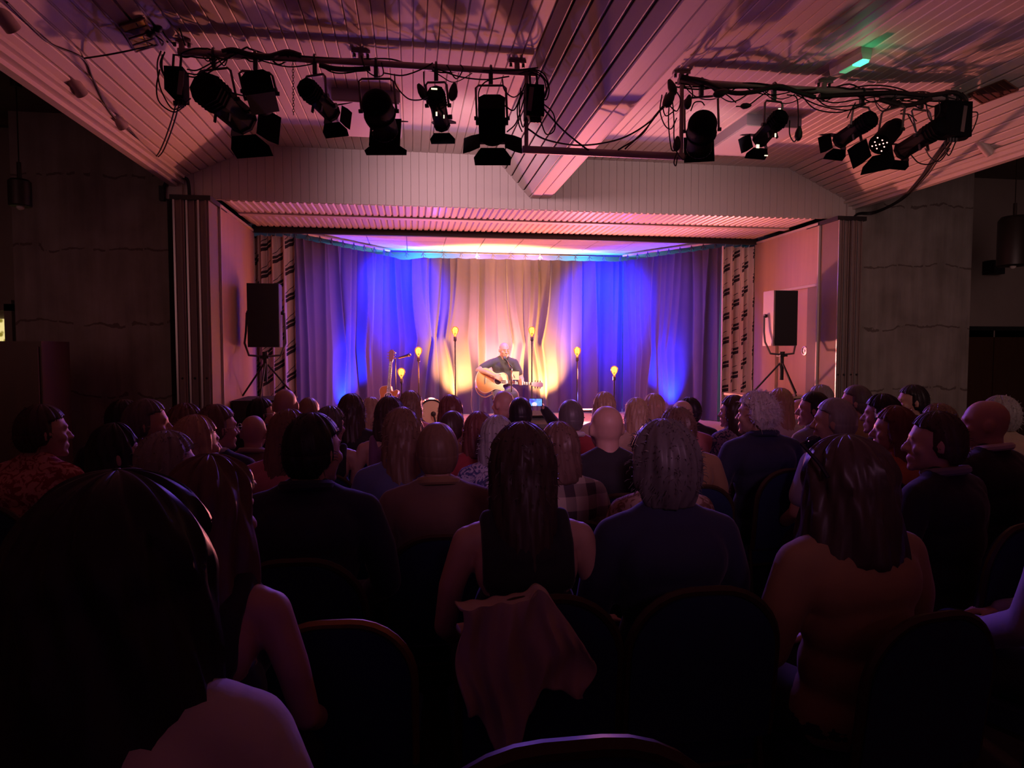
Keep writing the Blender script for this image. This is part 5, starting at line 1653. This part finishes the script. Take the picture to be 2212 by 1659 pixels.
# dark sideboard at the far left
c = at(89, 737, 6.6)
t = thing('cabinet', 'tall dark brown cabinet under the lit window at the far left', 'cabinet', (c.x - 0.55, 6.6 + 0.25, 0))
MB().box((0, 0, c.z / 2), (1.1, 0.5, c.z)).build('carcass', dark_wood, t, False)
for s in (-1, 1):
    k = MB().box((s * 0.27, -0.262, c.z / 2), (0.52, 0.022, c.z - 0.1)).build('cabinet_door', dark_wood, t, False)
    MB().tube([(s * 0.05, -0.28, c.z * 0.55), (s * 0.05, -0.30, c.z * 0.58), (s * 0.05, -0.28, c.z * 0.61)], 0.006, 6).build('handle', metal_dark, k)

# ------------------------------------------------------------------ the audience, row by row
# px, py (top of the head), depth, female, hair, hair colour, top, cloth, head turn, label
A = [
 (85, 872, 3.3, 1, 'short', 'dark', 'long', 'redfloral', 'r', 'woman in a red floral blouse seated by the dark cabinet', dict(rz=-0.25)),
 (243, 914, 2.9, 1, 'bigbob', 'black', 'long', 'black', 'r', 'woman with a dark rounded bob facing right, in front of the concrete wall', dict(rz=-0.3, sc_w=0.82)),
 (309, 860, 3.6, 0, 'short', 'greydark', 'long', 'navy', 'R', 'grey-haired man turned right with blue light on his forehead', dict(rz=-0.2)),
 (262, 862, 4.2, 0, 'short', 'black', 'long', 'black', 'r', 'black-haired person mostly hidden behind the grey-haired man turned right', {}),
 (355, 932, 2.6, 1, 'pixie', 'grey', 'long', 'grey', 'r', 'older woman with pale grey feathered hair, left block', dict(rz=-0.2)),
 (416, 896, 3.1, 1, 'bob', 'blond', 'long', 'brown', 'r', 'woman with a smooth honey-blond bob, left block', dict(rz=-0.15, sc_w=0.95)),
 (395, 872, 4.0, 1, 'pixie', 'brown', 'long', 'purple', 'r', 'woman with brown hair behind the honey-blond bob', {}),
 (462, 872, 3.6, 0, 'short', 'brown', 'long', 'navy', 'r', 'man in a navy top with pale collar turned right', dict(rz=-0.25, collar='white')),
 (549, 896, 4.1, 0, 'bald', 'greydark', 'long', 'brown', 'c', 'bald man in a brown collared top, left block', dict(collar='beige', rz=-0.15)),
 (557, 858, 5.0, 0, 'short', 'black', 'long', 'black', 'R', 'dark-haired man in glasses in profile before the left riser box', {}),
 (617, 839, 4.7, 0, 'bald', 'grey', 'long', 'black', 'c', 'bald man seated highest before the left drape', {}),
 (667, 859, 5.2, 0, 'crop', 'lightbrown', 'long', 'brown', 'c', 'fair cropped head just left of the blue floor glow', {}),
 (707, 878, 4.2, 1, 'pixie', 'greydark', 'tank', 'black', 'r', 'woman with short grey hair in a black sleeveless top', {}),
 (759, 850, 4.7, 1, 'long', 'dark', 'tee', 'black', 'c', 'woman with long dark hair in black in front of the side curtain', {}),
 (804, 858, 5.2, 1, 'long', 'blond', 'long', 'pink', 'c', 'woman with long blond hair below the spare guitar', {}),
 (617, 884, 3.4, 1, 'long', 'lightbrown', 'long', 'pink', 'r', 'woman in pink half hidden behind the dark-haired man in navy', dict(collar='pink')),
 (664, 890, 2.35, 0, 'short', 'black', 'long', 'navy', 'r', 'dark-haired man in a navy top with ribbed collar', dict(collar='navy')),
 (842, 856, 4.2, 1, 'bob', 'dark', 'tank', 'purple', 'c', 'woman with dark hair and bare shoulders below the shortest bulb lamp', {}),
 (887, 844, 5.2, 1, 'long', 'lightbrown', 'long', 'pink', 'c', 'front-row woman with long light brown hair left of the kick drum', {}),
 (870, 880, 3.1, 1, 'long', 'lightbrown', 'long', 'blue', 'c', 'woman with long parted fair hair in a blue-grey top', dict(collar='blue')),
 (945, 914, 2.7, 0, 'crop', 'lightbrown', 'long', 'brown', 'c', 'man with cropped hair in a tan collared shirt', dict(collar='tan')),
 (973, 853, 5.0, 1, 'bob', 'red', 'long', 'tan', 'c', 'front-row woman with auburn bob right of the kick drum', {}),
 (972, 888, 4.2, 1, 'crop', 'dark', 'long', 'beige', 'r', 'short-haired woman in a beige cardigan looking down', {}),
 (1035, 889, 3.8, 1, 'bob', 'red', 'long', 'red', 'c', 'woman with a smooth rounded bob in a dark red top', {}),
 (1074, 897, 3.4, 1, 'bob', 'grey', 'long', 'bluefloral', 'c', 'grey-bobbed woman in a blue patterned blouse', {}),
 (1091, 843, 5.3, 0, 'bald', 'greydark', 'long', 'black', 'l', 'front-row bald man with blue light on his crown below the singer', {}),
 (1233, 864, 4.2, 0, 'crop', 'greydark', 'long', 'red', 'c', 'man with a striped collar right of the glowing phone', dict(collar='white')),
 (1128, 914, 1.95, 1, 'verylong', 'dark', 'tank', 'black', 'c', 'woman with very long straight dark hair in a black sleeveless top', dict(chair_lab='banquet chair with a cloth over its back under the very long haired woman')),
 (1207, 911, 2.9, 1, 'bob', 'brown', 'long', 'plaid', 'c', 'woman with brown bob in a plaid shirt', {}),
 (1310, 875, 3.2, 0, 'bald', 'brown', 'long', 'black', 'c', 'large bald man in a black top right of centre', dict(wide=1.06)),
 (1305, 846, 5.2, 1, 'bob', 'blond', 'long', 'beige', 'c', 'front-row blonde woman right of the amber glow', {}),
 (1375, 859, 4.5, 1, 'long', 'blond', 'long', 'beige', 'c', 'woman with long pale blond hair, right of centre', dict(sc_w=0.95)),
 (1412, 850, 5.2, 1, 'bob', 'blond', 'long', 'white', 'c', 'front-row woman with streaked blond bob beside the blue side curtain', {}),
 (1464, 880, 3.5, 0, 'pixie', 'brown', 'long', 'tan', 'c', 'brown-haired person in a tan top behind the silver-haired woman', dict(wide=1.05)),
 (1473, 864, 4.5, 0, 'fringe', 'blond', 'long', 'pink', 'c', 'person with thinning fair hair catching light, right block', {}),
 (1492, 857, 5.0, 0, 'short', 'black', 'long', 'black', 'l', 'dark figure silhouetted against the right blue floor glow', {}),
 (1434, 905, 1.95, 1, 'fluffy', 'greydark', 'long', 'navy', 'c', 'woman with short thick grey hair in a navy top', dict(chair_lab='rounded banquet chair behind the thick grey haired woman')),
 (1425, 945, 2.7, 1, 'short', 'greydark', 'long', 'floral', 'c', 'person in a cream floral shirt hidden behind the thick grey hair', dict(wide=1.12)),
 (1588, 853, 4.5, 1, 'long', 'dark', 'long', 'bluefloral', 'l', 'woman with long straight dark hair in a patterned blouse by the drape', dict(rz=0.15)),
 (1640, 842, 3.6, 0, 'spiky', 'white', 'long', 'navy', 'l', 'man with spiky white hair in a navy shirt', dict(rz=0.1, collar='navy', wide=1.05)),
 (1686, 838, 4.9, 1, 'long', 'blond', 'long', 'white', 'c', 'woman with long blond hair in white by the right riser box', {}),
 (1730, 861, 5.0, 0, 'fringe', 'grey', 'long', 'grey', 'l', 'older man in profile in a grey shirt before the right riser box', dict(rz=0.3, collar='grey')),
 (1760, 846, 4.2, 0, 'crop', 'black', 'long', 'grey', 'l', 'balding dark-haired man with lit forehead in a grey shirt', dict(rz=0.35, collar='lilac')),
 (1807, 860, 3.2, 0, 'crop', 'grey', 'tee', 'lilac', 'l', 'grey-haired man in a short-sleeved lilac shirt', dict(rz=0.2, collar='lilac')),
 (1776, 830, 5.2, 0, 'short', 'grey', 'long', 'black', 'l', 'grey head in front of the right folded partition', {}),
 (1852, 832, 4.4, 0, 'crop', 'greydark', 'long', 'tan', 'l', 'dark-cropped man before the right concrete wall', dict(rz=0.25)),
 (1908, 851, 3.7, 1, 'verylong', 'black', 'long', 'black', 'l', 'woman with long jet-black hair, right block', dict(rz=0.25)),
 (1972, 830, 4.4, 0, 'short', 'black', 'long', 'black', 'l', 'young man with thick black hair in profile against the concrete wall', dict(rz=0.5)),
 (1935, 876, 3.1, 1, 'long', 'red', 'long', 'orange', 'l', 'woman in an orange top in profile, right block', dict(rz=0.35)),
 (2025, 886, 2.4, 0, 'short', 'dark', 'long', 'black', 'l', 'man in a black jacket with pale collar turned left', dict(rz=0.35, collar='grey')),
 (2030, 872, 3.8, 1, 'pixie', 'lightbrown', 'long', 'brown', 'l', 'light-haired person behind the man in the black jacket', {}),
 (2130, 863, 2.9, 0, 'bald', 'grey', 'long', 'black', 'l', 'bald man in black at the far right', dict(rz=0.3, collar='white')),
 (2162, 855, 3.8, 1, 'pixie', 'grey', 'long', 'beige', 'l', 'white-haired person behind the bald man at the far right', dict(rz=0.2)),
 (2335, 895, 1.75, 0, 'fringe', 'grey', 'long', 'lilac', 'l', 'person in a pale lilac shirt cut by the right picture edge', dict(rz=0.35)),
 (1828, 940, 1.75, 1, 'bigbob', 'dark', 'long', 'tan', 'c', 'woman with bushy dark hair and sunglasses on her head', dict(rz=0.15, wide=1.12, sc_w=1.05)),
 (245, 1018, 1.02, 1, 'bigbob', 'black', 'tee', 'white', 'm', 'nearest woman with big dark hair in a white tee, left corner', dict(rz=-0.22, wide=1.15, collar='red')),
 (447, 984, 1.6, 1, 'wavy', 'brown', 'tank', 'black', 'm', 'woman with wavy brown hair and a bare shoulder', dict(rz=-0.25, sc_w=0.92)),
]
PEOPLE = {}
for (px, py, Y, fem, hair_, hc, tp, tc, yw, lab, kw) in A:
    PEOPLE[lab] = person(px, py, Y, fem, hair_, hc, tp, tc, yw, lab, **kw)

# sunglasses pushed up on the bushy-haired woman
def part_on_head(lab, yawv, build):
    t, s = PEOPLE[lab]
    return t
t, s = PEOPLE['woman with bushy dark hair and sunglasses on her head']
HM = head_matrix(0.06)
lens_m = mat('sunglass_lens', (0.01, 0.008, 0.02), 0.06, spec=0.9)
g = thing('sunglasses', 'dark sunglasses pushed up on the bushy dark hair', 'sunglasses')
g.matrix_world = t.matrix_basis @ HM
for q in (-1, 1):
    MB().ell((q * 0.035, 0.085, 0.115), (0.030, 0.010, 0.024), 14, Matrix.Identity(4)).build('lens', lens_m, g)
    MB().tube([(q * 0.066, 0.082, 0.120), (q * 0.108, 0.05, 0.120), (q * 0.118, -0.03, 0.075), (q * 0.116, -0.06, 0.04)], 0.005, 6).build('temple', lens_m, g)
MB().tube([(-0.012, 0.092, 0.12), (0.012, 0.092, 0.12)], 0.004, 6).build('bridge', lens_m, g)

# spectacles on two people seen in profile
for lab, yv in (('dark-haired man in glasses in profile before the left riser box', -1.05), ('man in a navy top with pale collar turned right', -0.62)):
    t, s = PEOPLE[lab]
    g = thing('spectacles', 'thin spectacles worn by the ' + lab.replace(' in glasses', ''), 'spectacles')
    g.matrix_world = t.matrix_basis @ head_matrix(yv)
    for q in (-1, 1):
        MB().tube([(q * 0.034 + 0.022 * math.cos(k * PI / 8), 0.112, 0.0 + 0.018 * math.sin(k * PI / 8)) for k in range(17)], 0.0018, 5, False).build('rim', nickel, g)
        MB().tube([(q * 0.058, 0.110, 0.004), (q * 0.088, 0.05, 0.004), (q * 0.090, -0.01, 0.004)], 0.0018, 5).build('temple', nickel, g)

# ---- man filming with a phone
pp = at(1124, 857, 4.6)
arms = [(-1, [(-0.185, -0.005, 0.995), (-0.235, 0.0, 0.865), (-0.255, 0.03, 0.735), (-0.20, 0.16, 0.655), (-0.12, 0.27, 0.625)]),
        (1, [(0.185, -0.005, 0.995), (0.25, 0.10, 1.02), (0.34, 0.22, 1.05), (0.30, 0.31, 1.12), (0.255, 0.37, 1.195)])]
def armed_body(fem, yaw, arms, name, hands, tilt=0.0, lean=0.0):
    mb = MB()
    torso(mb, -0.006, fem, lean)
    M = head_matrix(yaw, tilt, lean)
    mb.chain([NECK_P + Vector((0, lean * 0.5, -0.03)), NECK_P + Vector((0, lean * 0.53 + 0.008, 0.03)), M @ Vector((0, -0.018, -0.06))], [0.062, 0.057, 0.056], 14)
    head_parts(mb, M)
    for (s, J), hd in zip(arms, hands):
        mb.chain(J, ARM_R, 12)
        hand(mb, J[-1], hd[0], hd[1], hd[2], hd[3])
    for s in (-1, 1):
        L = [(s * x, y, z) for x, y, z in LEGS[0]]
        mb.chain(L, LEG_R, 12)
        mb.chain([L[-1], (s * 0.13, 0.42, 0.045), (s * 0.14, 0.53, 0.032)], [0.036, 0.042, 0.030], 10)
    return remesh(mb, 0.0075, 2, skin, name)
s = pp.z / 1.328
t = thing('person', 'man with cropped dark hair filming on a raised phone', 'person', (pp.x, 4.6 - 0.03 * s, 0), 0, 'seated audience', s)
obj('body', armed_body(0, 0.05, arms, 'body', [((0.4, 1, -0.3), (0, 0.25, 1), 1, 0.45), ((-0.45, 0.12, 0.75), (0.75, -0.2, 0.5), 1, 0.75)]), t)
obj('top', top_mesh(0, 'long', 'top', 0, arms), t, C['black'])
obj('trousers', TROUSERS, t, jeans)
obj('shoes', SHOES, t, shoe_leather)
h = obj('hair', HAIR['crop'], t, H['black'])
h.matrix_local = head_matrix(0.05)
chair(pp.x, 4.6 - 0.03 * s, 0, 'blue padded banquet chair under the man filming on a phone', 0.95)
ph_c = at(1157, 869, 4.86)
def screen_fn(nt, b):
    tc = nt.nodes.new('ShaderNodeTexCoord')
    sep = nt.nodes.new('ShaderNodeSeparateXYZ')
    nt.links.new(tc.outputs['Object'], sep.inputs[0])
    n = nt.nodes.new('ShaderNodeTexNoise'); n.inputs['Scale'].default_value = 28
    nt.links.new(tc.outputs['Object'], n.inputs['Vector'])
    # small figure: a pale lit patch in the middle of a blue stage picture
    dx = math_node(nt, 'MULTIPLY', math_node(nt, 'ADD', sep.outputs['X'], 0.008), 45)
    dz = math_node(nt, 'MULTIPLY', math_node(nt, 'ADD', sep.outputs['Z'], 0.014), 55)
    rr_ = math_node(nt, 'ADD', math_node(nt, 'MULTIPLY', dx, dx), math_node(nt, 'MULTIPLY', dz, dz))
    fig = math_node(nt, 'LESS_THAN', math_node(nt, 'MULTIPLY_ADD', n.outputs[0], 0.8, rr_), 1.1)
    r = nt.nodes.new('ShaderNodeValToRGB')
    r.color_ramp.elements[0].position = 0.40; r.color_ramp.elements[0].color = (0.01, 0.05, 0.75, 1)
    r.color_ramp.elements[1].position = 0.60; r.color_ramp.elements[1].color = (0.12, 0.55, 1.0, 1)
    nt.links.new(n.outputs[0], r.inputs[0])
    mx = nt.nodes.new('ShaderNodeMix'); mx.data_type = 'RGBA'
    mx.inputs[7].default_value = (1.0, 0.75, 0.85, 1)
    nt.links.new(fig, mx.inputs[0]); nt.links.new(r.outputs[0], mx.inputs[6])
    nt.links.new(mx.outputs[2], b.inputs['Emission Color'])
    b.inputs['Emission Strength'].default_value = 1.1
g = thing('phone', 'glowing phone held up filming the stage', 'phone', ph_c, -0.15)
MB().box((0, 0, 0), (0.104, 0.009, 0.060)).build('phone_case', black, g, False)
MB().box((0.0, -0.0052, 0), (0.092, 0.0012, 0.053)).build('phone_screen', node_mat('phone_screen_glow', screen_fn, 0.2), g, False)

# ---- the singer
sp = at(1088, 741, 10.3)
SS = 0.98
TILT, LEAN = -0.10, 0.16
zoff = sp.z - 1.318 * SS + 0.012
garms = [(1, [(0.185, 0.075, 0.995), (0.30, 0.165, 0.945), (0.42, 0.27, 0.885), (0.30, 0.385, 0.850), (0.185, 0.435, 0.800)]),
         (-1, [(-0.185, 0.075, 0.995), (-0.235, 0.10, 0.88), (-0.285, 0.13, 0.745), (-0.275, 0.24, 0.68), (-0.235, 0.325, 0.665)])]
perf = thing('person', 'bald singer in a dark tee seated playing acoustic guitar at the microphone', 'person', (sp.x + 0.0, 10.3 + 0.13, zoff), PI, None, SS)
obj('body', armed_body(0, 0.22, garms, 'body', [((-0.85, 0.05, -0.4), (0.2, 0.85, 0.4), -1, 0.5), ((0.15, 0.35, 0.9), (-0.6, 0.75, -0.2), 1, 0.8)], TILT + 0.22, LEAN), perf)
obj('top', top_mesh(0, 'tee', 'tee_shirt', LEAN, [(s_, J[:3]) for s_, J in garms]), perf, cl('singer_charcoal', (0.070, 0.062, 0.068)))
obj('trousers', TROUSERS, perf, cl('singer_jeans', (0.17, 0.16, 0.19)))
obj('shoes', SHOES, perf, shoe_leather)
HMs = head_matrix(0.22, TILT + 0.22, LEAN)
# eyebrows and closed lids
for q in (-1, 1):
    MB().tube([HMs @ Vector((q * 0.016, 0.103, 0.026)), HMs @ Vector((q * 0.032, 0.099, 0.031)), HMs @ Vector((q * 0.050, 0.088, 0.026))], 0.004, 5).build('eyebrow', H['grey'], perf)
    MB().tube([HMs @ Vector((q * 0.020, 0.096, -0.002)), HMs @ Vector((q * 0.031, 0.0965, -0.005)), HMs @ Vector((q * 0.043, 0.091, -0.002))], 0.0022, 5).build('eyelid', mat('lid_shadow', (0.25, 0.10, 0.07), 0.6), perf)
# stool for the singer
t = thing('stool', 'round black stool under the singer', 'stool', (sp.x, 10.43, STZ))
sh = zoff - STZ + 0.445 * SS
MB().lathe([(0.16, sh - 0.04), (0.17, sh - 0.02), (0.165, sh), (0.02, sh + 0.004)], 22).build('seat', black, t)
for k in range(4):
    a = PI / 4 + k * PI / 2
    MB().tube([(0.12 * math.cos(a), 0.12 * math.sin(a), sh - 0.03), (0.18 * math.cos(a), 0.18 * math.sin(a), 0.005)], 0.012, 6).build('leg', metal_dark, t)
# his guitar: pixel positions at the depth of his lap
g0, g1 = at(1028, 820, 10.10), at(1166, 831, 10.12)
gd = (g1 - g0).normalized()
gu = at(1075, 818, 9.98)
guitar('natural acoustic guitar with cutaway played by the singer', frame_from((gd.x, 0.05, gd.z), (0.05, -1, 0.28), g0 + Vector((0, -0.02, 0.0))))
# strap hanging under the guitar
tag(MB().tube(spline([at(1028, 822, 10.16), at(1028, 840, 10.13), at(1036, 853, 10.10), at(1048, 858, 10.10), at(1060, 853, 10.14), at(1068, 848, 10.18)], 6), 0.008, 6).build('guitar_strap', mat('pink_strap', (0.62, 0.36, 0.28), 0.6)), 'loose pale strap looping below the played guitar', 'strap')
tag(MB().tube(spline([at(1020, 840, 10.3), at(1018, 870, 10.3), at(1021, 893, 10.25), Vector((at(1024, 900, 10.2).x, 10.2, STZ + 0.006))], 6), 0.004, 5).build('guitar_lead', mat('pale_lead', (0.5, 0.4, 0.42), 0.5)), 'thin pale lead dropping to the stage floor left of the singer', 'cable')

# ------------------------------------------------------------------ nearest chairs and the coat
chair_near = [(738, 1336, 1.72, -0.05, 'gold-topped banquet chair in the second row left of the draped coat'), (1215, 1548, 0.92, 0.0, 'nearest dark banquet chair back at the bottom edge')]
for px, py, Y, rz, lab in chair_near:
    p = at(px, py, Y)
    s_ = 1.0
    t = chair(p.x, Y + 0.25, rz, lab, max(0.85, p.z / 0.93), None)
    if px < 1000:
        for k_ in t.children:
            if k_.name.startswith('back_frame'):
                k_.material_slots[0].link = 'OBJECT'
                k_.material_slots[0].material = mat('chair_gold_frame', (0.50, 0.30, 0.10), 0.35, 0.7)
# coat draped over the chair of the long-haired woman
lt, ls = PEOPLE['woman with very long straight dark hair in a black sleeveless top']
bx, by = lt.location.x, lt.location.y
coat_m = cl('cream_linen', (0.50, 0.37, 0.30))
vs, fs = [], []
nu, nv = 60, 46
rr2 = random.Random(9)
ztop = at(1130, 1285, by - 0.28).z
xl, xr = at(985, 1300, by - 0.28).x, at(1272, 1390, by - 0.28).x
for i in range(nu + 1):
    u = i / nu
    drop = 0.26 + 0.17 * math.exp(-((u - 0.36) / 0.20) ** 2) - 0.14 * max(0, (u - 0.55) / 0.45) ** 1.2
    pk = 0.03 * math.exp(-((u - 0.60) / 0.10) ** 2) - 0.015 * abs(u - 0.5) - 0.13 * max(0, (u - 0.66) / 0.34) ** 1.4
    for j in range(nv + 1):
        v = j / nv
        x = xl + (xr - xl) * (u + 0.10 * v * (0.46 - u))
        if v < 0.12:
            y = by - 0.225 - 0.095 * math.sin(v / 0.12 * PI / 2)
            z = ztop + pk - 0.015 * (1 - math.sin(v / 0.12 * PI / 2))
        else:
            q = (v - 0.12) / 0.88
            y = by - 0.32 + 0.01 * q
            z = ztop + pk - drop * q
        f = 0.011 * math.sin(u * 19 + 2.2 * v) * min(1, v * 2) + 0.007 * math.sin(u * 41 - 5 * v) + 0.008 * math.sin(9 * v + u * 13)
        vs.append((x + 0.012 * math.sin(v * 8 + u * 4), y - f - 0.01, z))
for i in range(nu):
    for j in range(nv):
        fs.append((i * (nv + 1) + j, i * (nv + 1) + j + 1, (i + 1) * (nv + 1) + j + 1, (i + 1) * (nv + 1) + j))
co = MB().add(vs, fs).build('draped_coat', coat_m)
co.modifiers.new('thickness', 'SOLIDIFY').thickness = 0.006
tag(co, 'cream linen coat draped over the chair of the long-haired woman', 'coat')
